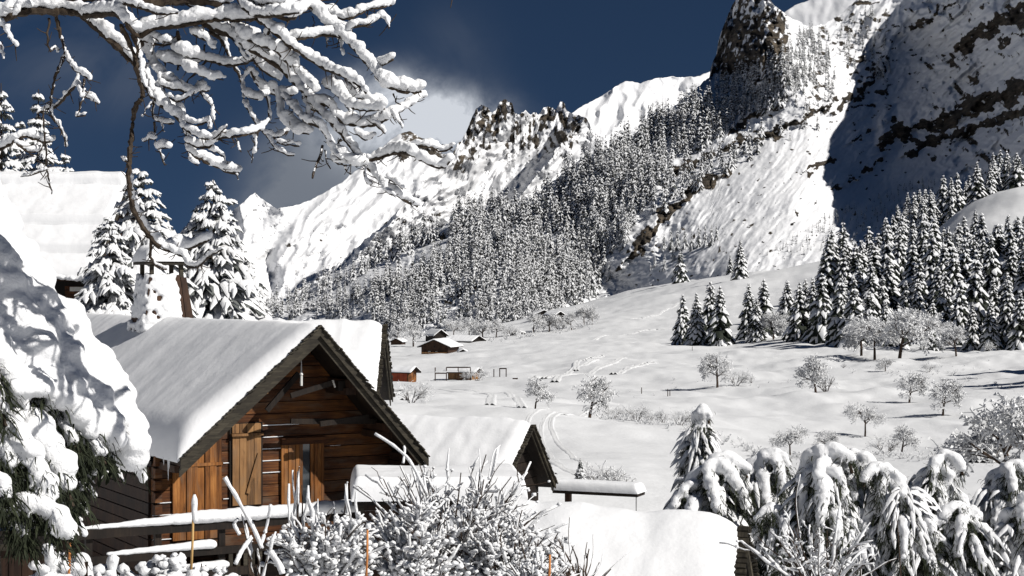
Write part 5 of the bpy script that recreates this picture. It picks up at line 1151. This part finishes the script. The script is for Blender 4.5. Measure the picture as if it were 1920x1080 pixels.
 ([(0, 44), (12, 60), (22, 76), (32, 88)], 2, 1, 8, 5), ([(-20, 92), (2, 96), (6, 110)], 2, 1, 8, 5), ([(26, 30), (34, 14), (44, 4)], 3, 2, 9, 8), ([(536, 100), (548, 112), (560, 122)], 1.5, 1, 8, 8), ([(470, 6), (500, 8), (530, 6)], 2, 1.5, 11, 10), ([(585, 30), (589, 42), (590, 52)], 1, .6, 2, 1), ([(840, -8), (850, -4), (862, -6)], 2, 1, 5, 4)]
tree = empty('snowy_larch', P(-700, 1000, 8.6), 0, label='bare tree whose snow covered branches reach across the sky at the upper left', cat='tree')
tl = np.array(tree.location)
mb = MB(); c = np.array([P(-760, 1900, 8.6), P(-740, 1300, 8.6), P(-720, 700, 8.6), P(-640, 300, 8.5), P(-420, 170, 8.3), P(-250, 120, 8.1)]); q = resample(c, 16)
add_tubes(mb, q[None], np.interp(np.arange(16), [0, 6, 15], [.26, .2, .05])[None], 9); mb.V = [v - tl for v in mb.V]; mb.obj('trunk', M['bark'], tree, True)
def br_depth(px, py): return 8.0 + .28 * fb2(px / 210, py / 170, 2, 6.2)
snow_groups = [MB(), MB(), MB(), MB()]
r = np.random.default_rng(77)
for bi, (pl, b0, b1, s0, s1) in enumerate(BR):
    pl = np.array(pl, float); Ln = np.hypot(*np.diff(pl, axis=0).T).sum(); n = max(6, int(Ln / 6)); q = resample(pl, n); t = np.linspace(0, 1, n)
    Yd = br_depth(q[:, 0], q[:, 1]) + r.uniform(-.32, .32) * t * min(1, Ln / 120)
    br = np.interp(t, [0, 1], [b0, b1]) / F * Yd * (1 + .14 * r.normal(size=n)); ps = Pn(q[:, 0] + .8 * r.normal(size=n), q[:, 1] + .8 * r.normal(size=n), Yd)
    mb = MB(); add_tubes(mb, ps[None], br[None], 6); 
    # small spur shoots
    for k in range(int(Ln / 13)):
        i = r.integers(1, n - 1); d = r.normal(size=3); d /= np.linalg.norm(d); L_ = r.uniform(.015, .085); add_tubes(mb, np.array([[ps[i], ps[i] + d * L_ * .5 + (0, 0, -.004), ps[i] + d * L_]]), np.array([[.0028, .0022, .0016]]), 4)
    mb.V = [v - tl for v in mb.V]; brob = mb.obj('branch', M['bark'], tree)
    if s0 + s1 > 0:
        sr = 1.0 * np.interp(t, [0, .12, .85, 1], [s0 * .8, (s0 * .8 + s1 * .2), s1, s1 * .8]) / F * Yd * (1 + .42 * fb2(t * Ln / 15, t * 0, 3, bi * 3.7)) * .98
        T = np.gradient(ps, axis=0); T /= np.linalg.norm(T, axis=1)[:, None]; hor = np.clip(np.sqrt(1 - T[:, 2] ** 2) , .12, 1)
        sr = np.maximum(sr * (.45 + .55 * hor), .004); lift = br * .75 + sr * (.60 + .40 * hor)
        c = ps.copy(); c[:, 2] += lift * (.35 + .65 * hor); c[:, 0] += lift * (1 - hor) * .5
        g = MB()
        # dense overlapping lumps give the uneven skin of settled snow
        m_ = max(4, int(Ln / 3.2)); i2 = np.linspace(0, n - 1, m_); C = np.stack([np.interp(i2, np.arange(n), c[:, a]) for a in range(3)], -1); R_ = np.interp(i2, np.arange(n), sr)
        C += r.normal(size=C.shape) * R_[:, None] * .13; add_balls(g, C, R_ * (1 + .10 * r.normal(size=m_)), sc=(1.05, 1.1, .92), jit=.05, ic=ICO2)
        me = remesh(g, 'branch_snow', .0066, [M['snow_near']], 1, .007, 30); me.transform(Matrix.Translation(Vector(-tl))); link('branch_snow', me, brob)

# ================================================================ conifer boughs buried in snow
def bough_set(name, loc, paths, radii, voxel, lab, cat='conifer', needle_len=.16, needle_n=16, noise=.02, snow_frac=.93, seed=0, mats=('needle', 'snow_near'), finger=.5, nscale=6, group=None, inner=0, innerH=0):
    """paths: list of (k,3) world curves; radii: list of (start,end) snow radii"""
    r = np.random.default_rng(seed); loc = np.array(loc); e = empty(name, loc, 0, label=lab, cat=cat, group=group)
    sn = MB(); nd = MB(); wd = MB(); O = []; A = []; L = []
    for p, (ra, rb) in zip(paths, radii):
        n = max(8, int(np.linalg.norm(np.diff(p, axis=0), axis=1).sum() / (max(rb, .02) * .55))); n = min(n, 70); q = resample(p, n); t = np.linspace(0, 1, n); R = np.interp(t, [0, 1], [ra, rb])
        add_tubes(wd, q[None], (R * .22 + .006)[None], 5)
        T = np.gradient(q, axis=0); T /= np.linalg.norm(T, axis=1)[:, None]; hor = np.sqrt(np.clip(1 - T[:, 2] ** 2, 0, 1))
        k = int(n * snow_frac); C = q[:k].copy(); C[:, 2] += R[:k] * (.35 + .35 * hor[:k]); S = np.stack([-T[:, 1], T[:, 0], 0 * t], -1); S /= np.linalg.norm(S, axis=1)[:, None] + 1e-6
        R2 = R[:k] * (1 + .22 * fb2(t[:k] * 5, 0 * t[:k], 2, seed + ra * 91)); add_balls(sn, C + r.normal(size=C.shape) * R2[:, None] * .16, R2, sc=(1.1, 1.1, .85), jit=.04, ic=ICO2)
        # fingers of snow sagging off both sides
        for j in range(int(k * finger)):
            i = r.integers(1, k); sg = r.choice([-1, 1]); w_ = R[i] * r.uniform(.7, 1.5); d = S[i] * sg * w_; m_ = 6; s = np.linspace(0, 1, m_)[:, None]
            cc = C[i] + d * s + np.array([0, 0, -1]) * w_ * r.uniform(.7, 2.3) * s ** 1.6 + T[i] * w_ * .35 * s
            add_balls(sn, cc, np.linspace(R[i] * .55, R[i] * .24, m_), jit=.04, ic=ICO2)
            O += [cc[3], cc[5], cc[4]]; A += list(r.uniform(0, 6.28, 3)); L += list(needle_len * r.uniform(.5, 1.1, 3))
        for j in range(needle_n):
            i = r.integers(1, n); O.append(q[i] - np.array([0, 0, R[i] * .25]) + r.normal(size=3) * R[i] * .35); A.append(math.atan2(T[i][1], T[i][0]) + r.uniform(-1.3, 1.3)); L.append(needle_len * r.uniform(.6, 1.35))
    O = np.array(O); A = np.array(A); L = np.array(L)
    o_, _ = blades(O, A, L, L * .05, r.normal(size=len(L)) * .2, .55 + .7 * r.random(len(L)), 4, snow=False, seed=seed, hang=1.2)
    for v, f in o_: nd.add(v, f)
    # finer sprays
    O2 = np.repeat(O, 7, 0) + r.normal(size=(7 * len(O), 3)) * needle_len * .30; A2 = np.repeat(A, 7) + r.uniform(-1.5, 1.5, 7 * len(O)); L2 = np.repeat(L, 7) * r.uniform(.25, .6, 7 * len(O))
    o_, _ = blades(O2, A2, L2, L2 * .055, r.normal(size=len(L2)) * .3, .8 + .6 * r.random(len(L2)), 3, snow=False, seed=seed + 1, hang=1.2)
    for v, f in o_: nd.add(v, f)
    for m_ in (nd, wd): m_.V = [v - loc for v in m_.V]
    if inner:   # sprays deep inside the crown, some carrying their own small pads of snow
        m_ = 520; a_ = r.uniform(0, 6.28, m_); z_ = r.uniform(.02, .80, m_); rr_ = inner * (.25 + .75 * r.random(m_)) * (1.0 - .55 * z_)
        Oi = np.stack([np.cos(a_) * rr_, np.sin(a_) * rr_, z_ * innerH], -1); Li = r.uniform(.14, .38, m_)
        o_, s2 = blades(Oi, a_ + r.normal(size=m_) * .5, Li, Li * .14, r.normal(size=m_) * .15, .5 + .5 * r.random(m_), 4, cover=.30, seed=seed + 5, sth=1.1, hang=.9)
        for v, f in o_: nd.add(v + loc, f)
        mi_ = MB(); mi_.add(*s2); mi_.obj('snow_pads', M['snow_near'], e, True)
    wd.obj('bough', M['bark'], e); nd.obj('needles', M[mats[0]], e)
    me = remesh(sn, 'snow_load', voxel, [M[mats[1]]], 2, noise, nscale); me.transform(Matrix.Translation(Vector(-loc))); link('snow_load', me, e)
    return e
# --- the huge loaded conifer at the left edge
r = np.random.default_rng(5); paths = []; rad = []
def pl3(pts, Y0, Y1): 
    q = resample(np.array(pts, float), 14); return Pn(q[:, 0], q[:, 1], np.linspace(Y0, Y1, 14))
edge_tips = [(262, 862, 9.0, 30), (222, 842, 8.8, 26), (186, 822, 8.7, 24), (238, 800, 9.2, 30), (196, 760, 9.3, 34), (160, 700, 9.3, 36)]
for tx, ty, Y, rt in edge_tips:
    paths.append(pl3([(-190, 340), (-70, 385), (5 + (tx - 262) * .3, 490), (70 + (tx - 262) * .55, 640), (tx - 60, ty - 105), (tx - 26, ty - 45), (tx - 14, ty)], Y + .25, Y)); rad.append((.15, rt * 1.15 / F * 9))
for tx, ty, Y, rt in ((150, 790, 8.6, 24), (118, 700, 8.8, 40), (112, 760, 8.5, 22), (70, 680, 8.5, 34), (74, 740, 8.4, 22), (30, 640, 8.6, 42), (28, 735, 8.3, 24), (-10, 690, 8.5, 30), (60, 600, 8.9, 46), (10, 570, 8.9, 46), (-30, 640, 8.7, 44), (-10, 520, 9.2, 40), (95, 640, 8.9, 40)):
    paths.append(pl3([(-190, 390), (-90, 450), (tx - 90, ty - 180), (tx - 40, ty - 75), (tx, ty)], Y + .35, Y)); rad.append((.12, rt * 1.05 / F * 9))
big = bough_set('loaded_conifer', P(-300, 1080, 9.4), paths, rad, .017, 'huge conifer at the left edge, its boughs bowed under a mantle of snow', needle_len=.085, needle_n=40, noise=.009, finger=.42, seed=3, snow_frac=1, nscale=13)
paths = []; rad = []
for pts, Y, ra, rb in (([(-60, 760), (40, 800), (90, 850), (118, 900), (136, 950)], 9.0, .10, .045), ([(-60, 800), (30, 830), (70, 880), (92, 930), (100, 965)], 8.8, .07, .035), ([(-40, 900), (20, 955), (50, 955), (100, 975), (128, 1030)], 8.7, .04, .055), ([(20, 960), (38, 990), (42, 1020)], 8.7, .035, .025), ([(-60, 930), (-10, 900), (10, 920), (18, 950)], 8.6, .04, .03),
        ([(-60, 700), (20, 760), (60, 820)], 9.2, .05, .03), ([(-60, 780), (0, 840), (30, 890)], 8.8, .04, .03), ([(-50, 640), (-10, 720), (10, 800)], 8.8, .03, .03), ([(20, 700), (70, 780), (80, 840)], 9.1, .03, .025), ([(60, 720), (120, 800), (150, 850)], 9.2, .03, .03), ([(100, 760), (160, 820), (200, 870)], 9.3, .03, .028), ([(130, 800), (150, 870), (150, 940)], 9.3, .02, .02)):
    paths.append(pl3(pts, Y - .55, Y - .65)); rad.append((ra * 1.05, rb * 1.05))
low = bough_set('loaded_conifer', P(-260, 1120, 9.2), paths, rad, .013, 'lower drooping boughs of a second dark conifer under the huge loaded one', needle_len=.09, needle_n=70, noise=.01, finger=.5, seed=9, snow_frac=.9, nscale=8)
# dark hanging needles that fill the inside of the crown
r = np.random.default_rng(6); O = []; 
x, y = scatter([(-40, 620), (60, 650), (150, 740), (225, 850), (215, 880), (160, 860), (150, 950), (120, 1000), (40, 960), (-40, 960)], 4200, 61)
O = Pn(x, y, r.uniform(9.1, 9.9, len(x))); A = r.uniform(0, 6.28, len(x)); L = r.uniform(.03, .11, len(x))
nd = MB(); o_, sn_ = blades(O, A, L, L * .12, r.normal(size=len(L)) * .2, .5 + .5 * r.random(len(L)), 4, cover=.36, seed=61, sth=1.6, hang=1.2)
for v, f in o_: nd.add(v - np.array(big.location), f)
nd.obj('inner_needles', M['needle'], big); mb = MB(); mb.add(sn_[0] - np.array(big.location), sn_[1]); mb.obj('inner_snow', M['snow_near'], big, True)
mb = MB(); c = np.array([P(-60, 560, 9.9), P(-50, 760, 9.8), P(-30, 1000, 9.7), P(-20, 1500, 9.6)]); add_tubes(mb, resample(c, 10)[None], np.linspace(.05, .12, 10)[None], 8); mb.V = [v - np.array(big.location) for v in mb.V]; mb.obj('trunk', M['bark'], big, True)

# --- weeping conifers at the lower right
def weeping(px, ptop, pbase, hw, Y, lab, seed, nb=16, lean=0.0, shade=0, vox=.026, topf=1.0, rs=1.0):
    lean = lean or random.uniform(-.16, .16); nb = int(nb * 1.0); Y = max(Y + 1, 24.2 + (1080 - pbase) * .0)
    r = np.random.default_rng(seed); s = m_per_px(Y); base = P(px, pbase, Y); H = (pbase - ptop) * s; R = hw * s; paths = []; rad = []
    ga = 2.399963; off = r.uniform(0, 6.28)
    for j in range(nb):
        u = (j + .5) / nb; u = .22 + .78 * u ** .9; phi = off + j * ga; z0 = H * u * .93; out = R * (1.18 - .55 * (u - .3) / .7 * topf) * r.uniform(.6, 1.3)
        drop = H * r.uniform(.26, .46) * (1.1 - .3 * u); up_ = R * r.uniform(.12, .34); n = 9; t = np.linspace(0, 1, n)
        rr_ = out * np.sin(t * np.pi / 2) ** .9 ; zz = z0 + up_ * np.sin(np.clip(t * 1.6, 0, 1) * np.pi) * .6 - drop * t ** 2.2; ph = phi + .25 * r.normal() * t
        x = np.cos(ph) * rr_ + lean * H * (z0 / H) ** 2; y = np.sin(ph) * rr_
        paths.append(base + np.stack([x, y, zz], -1)); rad.append(((.070 + .035 * r.random()) * rs, (.040 + .025 * r.random()) * rs))
    paths.append(base + np.array([[lean * H * t_ * t_, 0, H * t_] for t_ in (.0, .4, .75, .93, .985)] + [[lean * H + R * .25 * (1 if lean > 0 else -1), -.04, H * 1.0], [lean * H + R * .55 * (1 if lean > 0 else -1), -.08, H * .93], [lean * H + R * .68 * (1 if lean > 0 else -1), -.1, H * .84]]) + np.array([0, 0, -.05])); rad.append((.05, .075 * rs))
    return bough_set('weeping_conifer', base, paths, rad, vox, lab, needle_len=.17, needle_n=20, noise=.020, finger=.55, seed=seed, snow_frac=.96, inner=R, innerH=H, nscale=5, group='drooping conifers beyond the near roof')
WP = [(1308, 766, 900, 20, 26.5, 'slim conifer with a nodding top rising above its neighbours beside the near roof', .05, 13, 1.0),
      (1318, 860, 1040, 78, 24.5, 'round domed conifer touching the corner of the near roof', 0, 22, 1.25), (1418, 846, 1040, 52, 25.5, 'arched conifer between the round dome and the pointed one', 0, 17, 1.1), (1530, 838, 1100, 66, 23, 'tall conifer with a pointed snow cap and hanging boughs in the middle of the thicket', 0, 22, 1.15),
      (1622, 846, 1060, 40, 24.5, 'narrow conifer with a stubby snow cap right of the pointed one', 0, 14, 1.0), (1690, 872, 1080, 62, 23, 'ragged conifer whose boughs spread like claws', 0, 18, 1.0), (1752, 850, 1060, 56, 24, 'conifer with two snowy arms forming a fork', 0, 15, 1.05), (1872, 868, 1080, 60, 25, 'dark conifer at the shaded right end of the thicket', 0, 18, 1.1),
      (1465, 948, 1130, 56, 20.5, 'low conifer in front of the pointed one, close to the shingled gable', 0, 16, .9), (1600, 950, 1150, 80, 20, 'broad low conifer in the middle foreground of the thicket', 0, 22, .9), (1722, 968, 1150, 76, 19.5, 'low dark conifer in the foreground full of gaps', 0, 20, .85), (1822, 945, 1150, 70, 20.5, 'low conifer with small snow pads before the shaded end', 0, 18, .9), (1915, 930, 1150, 66, 20, 'conifer cut by the right picture edge, bluish in shade', 0, 18, 1.2)]
for k, (px, pt, pb, hw, Y, lab, lean, nb, rs) in enumerate(WP): weeping(px, pt, pb, hw, Y, lab, 500 + k, nb, lean, rs=rs)
# larch at the right edge above them
e = FRT[1].place('frosted_tree', P(1898, 930, 34), 195 * m_per_px(34), 1.0, label='large frosted larch cut by the right edge above the shaded conifer', cat='tree'); e.scale = (e.scale[0] * 1.25, e.scale[1] * 1.25, e.scale[2])
e = FRT[2].place('frosted_tree', P(1940, 930, 32), 190 * m_per_px(32), 2.0, label='second frosted larch just at the right picture edge', cat='tree')

# ================================================================ snow coated shrubs in front
def shrub(name, px, py, Y, spread, height, n, lab, seed, snow=1.0, tw=5, upright=.0, clump=1.0, az=None, thick=1.0, group='snow coated garden shrubs', bare=0.0, mat='shrub_bark'):
    r = np.random.default_rng(seed); s = m_per_px(Y); base = P(px, py, Y); W_, H = spread * s, height * s; k = 8; t = np.linspace(0, 1, k)
    stem = MB(); sn = MB(); P0 = []; 
    for j in range(n):
        a = r.uniform(0, 6.28); q = r.uniform(0, 1) ** .6; d = np.array([math.cos(a) * W_ * q, math.sin(a) * W_ * q * .7, 0]) * (1 - upright); h = H * r.uniform(.55, 1.0) * (1 - .45 * q * q * (1 - upright))
        st = np.array([math.cos(a) * W_ * .12, math.sin(a) * W_ * .1, 0]) + (np.array([r.uniform(-1, 1) * W_, r.uniform(-.3, .3) * W_, 0]) * upright)
        p = st + d * t[:, None] ** 1.3 + np.array([0, 0, h]) * t[:, None] ** .85 + np.cumsum(r.normal(size=(k, 3)) * H * .012, 0); P0.append(p)
    P0 = np.array(P0); R0 = np.linspace(.011, .004, k)[None] * thick * (1 + 0 * P0[..., 0]); add_tubes(stem, P0, R0, 4, caps=False)
    P1 = []
    for j in range(n * tw):
        b_ = P0[r.integers(n)]; i = r.integers(2, k - 1); d = (b_[i] - b_[i - 1]); d /= np.linalg.norm(d); side = r.normal(size=3); side /= np.linalg.norm(side); side[2] = abs(side[2]) * .5; d = d * .55 + side * .8; L_ = H * r.uniform(.08, .24); m_ = np.linspace(0, 1, 5)[:, None]
        P1.append(b_[i] + d * L_ * m_ + np.array([0, 0, -.15]) * L_ * m_ ** 2 + np.cumsum(r.normal(size=(5, 3)) * L_ * .05, 0))
    P1 = np.array(P1) if P1 else np.zeros((0, 5, 3))
    if len(P1): add_tubes(stem, P1, np.linspace(.005, .0025, 5)[None] * thick * (1 + 0 * P1[..., 0]), 3, caps=False)
    # coat of snow: tubes on top of every stem, in broken lengths
    def coat(PP, rad, frac):
        kk = PP.shape[1]; sel = r.random(len(PP)) < frac; Q = PP[sel].copy(); 
        if not len(Q): return
        Rr = rad * r.uniform(.6, 1.5, (len(Q), 1)) * (1 + .35 * r.normal(size=(len(Q), kk))); Rr = np.abs(Rr) + .002; Rr[:, 0] *= .4; Rr[:, -1] *= .6
        Q[..., 2] += Rr * .8; Q[..., 0] += .25 * Rr; add_tubes(sn, Q, Rr * .85, 6, flat=1.1)
    coat(P0, .0085 * snow * thick, .86 - bare); coat(P1, .0066 * snow * thick, .66 - bare)
    allp = np.concatenate([P0[:, 2:].reshape(-1, 3), P1[:, 1:].reshape(-1, 3)]) if len(P1) else P0[:, 2:].reshape(-1, 3)
    m_ = int(len(allp) * .22 * clump); c = allp[r.integers(0, len(allp), m_)] + r.normal(size=(m_, 3)) * .008; zz = np.clip(c[:, 2] / H, 0, 1); rr_ = r.uniform(.006, .019, m_) * snow * (1.35 - .7 * zz); c[:, 2] += rr_ * .6; c = c[:, :]
    add_balls(sn, c, rr_, sc=(1.25, 1.25, .95), jit=.12, ic=ICO2)
    e = empty(name, base, 0, label=lab, cat='shrub', group=group); stem.obj('stems', M[mat], e); sn.obj('snow_coat', M['snow_near'], e, True); return e
shrub('snowy_shrub', 850, 1150, 13.0, 195, 330, 90, 'largest snow coated shrub, a fountain of twigs in the bottom middle', 1, tw=7, clump=1.2, snow=1.0)
shrub('snowy_shrub', 780, 1160, 12.4, 110, 235, 56, 'dense clumpy shrub at the left foot of the largest one', 2, tw=9, clump=2.4, snow=1.15)
shrub('snowy_shrub', 945, 1160, 12.6, 120, 225, 62, 'dense clumpy shrub at the right foot of the largest one', 12, tw=8, clump=2.0, snow=1.1)
shrub('snowy_shrub', 610, 1150, 12.2, 95, 215, 66, 'clumpy snow coated shrub below the balcony', 3, tw=10, clump=2.4, snow=1.2)
shrub('snowy_shrub', 598, 1130, 12.5, 72, 262, 13, 'row of upright snow coated rods before the window', 4, tw=0, clump=.15, upright=.85, snow=.75, thick=1.1)
shrub('snowy_shrub', 480, 1150, 11.8, 70, 235, 7, 'sparse shrub with thick white forked stems before the balcony', 5, tw=1, clump=.5, snow=.8, thick=1.2)
shrub('snowy_shrub', 1095, 1140, 12.0, 90, 150, 12, 'thin brown twigs poking up in front of the near snow roof', 6, tw=2, clump=.25, snow=.3, bare=.55)
shrub('snowy_shrub', 1000, 1150, 11.6, 80, 140, 50, 'low tangle of snowy twigs left of the thin brown twigs', 7, tw=5, clump=1.5, snow=.9)
shrub('snowy_shrub', 1540, 1150, 15.5, 130, 230, 30, 'loose snowy stems rising in front of the drooping conifers', 8, tw=4, clump=1.0, snow=1.0, mat='shrub_bark')
shrub('snowy_shrub', 300, 1130, 11.2, 75, 95, 24, 'low shrub buried in round snow caps under the balcony rails', 9, tw=3, clump=3.0, snow=2.0)
shrub('snowy_shrub', 205, 1140, 10.8, 26, 118, 5, 'small forked shrub with fat snow caps near the corner', 10, tw=1, clump=2.0, snow=2.0, thick=1.3)
shrub('snowy_shrub', 95, 1140, 10.6, 45, 125, 12, 'stubby shrub with clotted snow at the bottom left', 11, tw=2, clump=2.4, snow=2.0, thick=1.2)
shrub('snowy_shrub', 385, 1140, 11.5, 55, 100, 14, 'bent snowy twigs right of the round snow caps', 13, tw=3, clump=1.6, snow=1.6)
# hand placed long shoots
def shoots(lst, Y, lab, name='snowy_shoots'):
    base = P(lst[0][0][0][0], 1150, Y); e = empty(name, base, 0, label=lab, cat='shrub', group='snow coated garden shrubs'); a = MB(); s_ = MB()
    for pts, rb, rs in lst:
        q = resample(np.array(pts, float), 16); p = Pn(q[:, 0], q[:, 1], Y + .1 * np.sin(q[:, 1] / 30)); add_tubes(a, (p - base)[None], np.linspace(rb, rb * .5, 16)[None], 5)
        if rs: c = p - base; R_ = rs * .72 * (1 + .3 * fb2(np.arange(16) / 2., np.zeros(16), 2, pts[0][0] * .13)); c[:, 2] += R_ * .7; c[:, 0] += R_ * .35; add_tubes(s_, c[None], R_[None], 7)
    a.obj('stems', M['shrub_bark'], e); 
    if s_.V: s_.obj('snow_coat', M['snow_near'], e, True)
shoots([([(490, 1030), (470, 985), (445, 940), (420, 898)], .007, .020), ([(488, 1025), (500, 985), (506, 950)], .006, .016), ([(445, 975), (438, 985), (448, 1005)], .006, .018), ([(505, 1040), (520, 1060), (528, 1080)], .008, .03), ([(470, 1010), (452, 1035), (440, 1060)], .006, .022)], 11.6, 'forked pair of thick white shoots right of the shutter')
shoots([([(800, 930), (770, 870), (740, 840), (702, 815)], .006, .016), ([(755, 870), (758, 850), (757, 838)], .005, .013), ([(915, 900), (925, 850), (938, 835)], .004, .006), ([(880, 1000), (900, 930), (900, 880), (898, 842)], .005, .006), ([(790, 960), (785, 910), (778, 880)], .004, .01)], 12.6, 'long snowy shoots leaning left above the largest shrub')
shoots([([(1055, 1120), (1070, 1060), (1066, 1010), (1068, 970)], .006, .004), ([(1090, 1120), (1062, 1055), (1055, 1005)], .005, .004), ([(1085, 1120), (1110, 1050), (1112, 1002)], .005, .003), ([(1100, 1110), (1150, 1060), (1180, 1034)], .004, .003), ([(1070, 1110), (1120, 1070), (1130, 1040)], .004, .004)], 11.8, 'bare thin shoots standing in front of the near snow roof')
shoots([([(1530, 1150), (1524, 1040), (1522, 1000)], .008, .006), ([(1500, 1140), (1480, 1040), (1466, 990)], .009, .01), ([(1690, 1100), (1684, 1000), (1680, 960)], .008, .0), ([(1615, 1100), (1612, 1040), (1600, 980)], .008, .008), ([(1500, 1010), (1492, 940), (1500, 890)], .01, .010)], 18.0, 'thin upright stems in front of the pointed conifer')
# canes stuck in the snow
for px, p0, p1, Y, mt, sn_, lab in ((128, 945, 1100, 10.6, 'cane', 0, 'orange cane in the bottom left corner'), (357, 930, 1100, 11.4, 'cane_pale', 50, 'pale yellow cane with a snow tip in front of the balcony rails'), (686, 984, 1100, 12.0, 'cane', 8, 'orange cane right of the clumpy shrub below the balcony'), (1028, 1040, 1100, 11.5, 'cane', 0, 'short orange cane at the foot of the near snow roof')):
    b_ = P(px, p1, Y); tp = P(px + (6 if px == 357 else 3), p0 + (40 if px == 128 else 0), Y); e = empty('garden_cane', b_, 0, label=lab, cat='cane', group='canes in the garden'); mb = MB(); add_tubes(mb, np.array([[b_ - b_, (tp - b_) * .5 + np.array([.004, 0, 0]), tp - b_]]), np.array([[.009, .0085, .008]]), 8); mb.obj('cane_rod', M[mt], e, True)
    if sn_ or px == 128:
        mb = MB(); L_ = (sn_ or 30) / F * Y; z = np.linspace(-L_, .01, 7); add_tubes(mb, (tp - b_ + np.stack([.006 + 0 * z, 0 * z, z], -1))[None], np.array([[.008, .018, .02, .019, .022, .02, .008]]), 8); mb.obj('snow_cap', M['snow_near'], e, True)
# snow mound on a post by the corner
b_ = P(153, 1110, 10.9); e = empty('snow_capped_post', b_, 0, label='post under a tall rounded cap of snow between cane and forked shrub', cat='post'); MB().box(-.05, .05, -.05, .05, -.2, .20).obj('post', M['brown_wood'], e)
mb = MB(); add_balls(mb, np.array([[0, 0, .20], [.01, 0, .15], [-.02, 0, .12], [.035, 0, .1], [-.03, .01, .2]]), np.array([.06, .065, .06, .045, .045]), ic=ICO2, jit=.02); link('snow_cap', remesh(mb, 'snow_cap', .01, [M['snow_near']], 4, .006, 14), e)
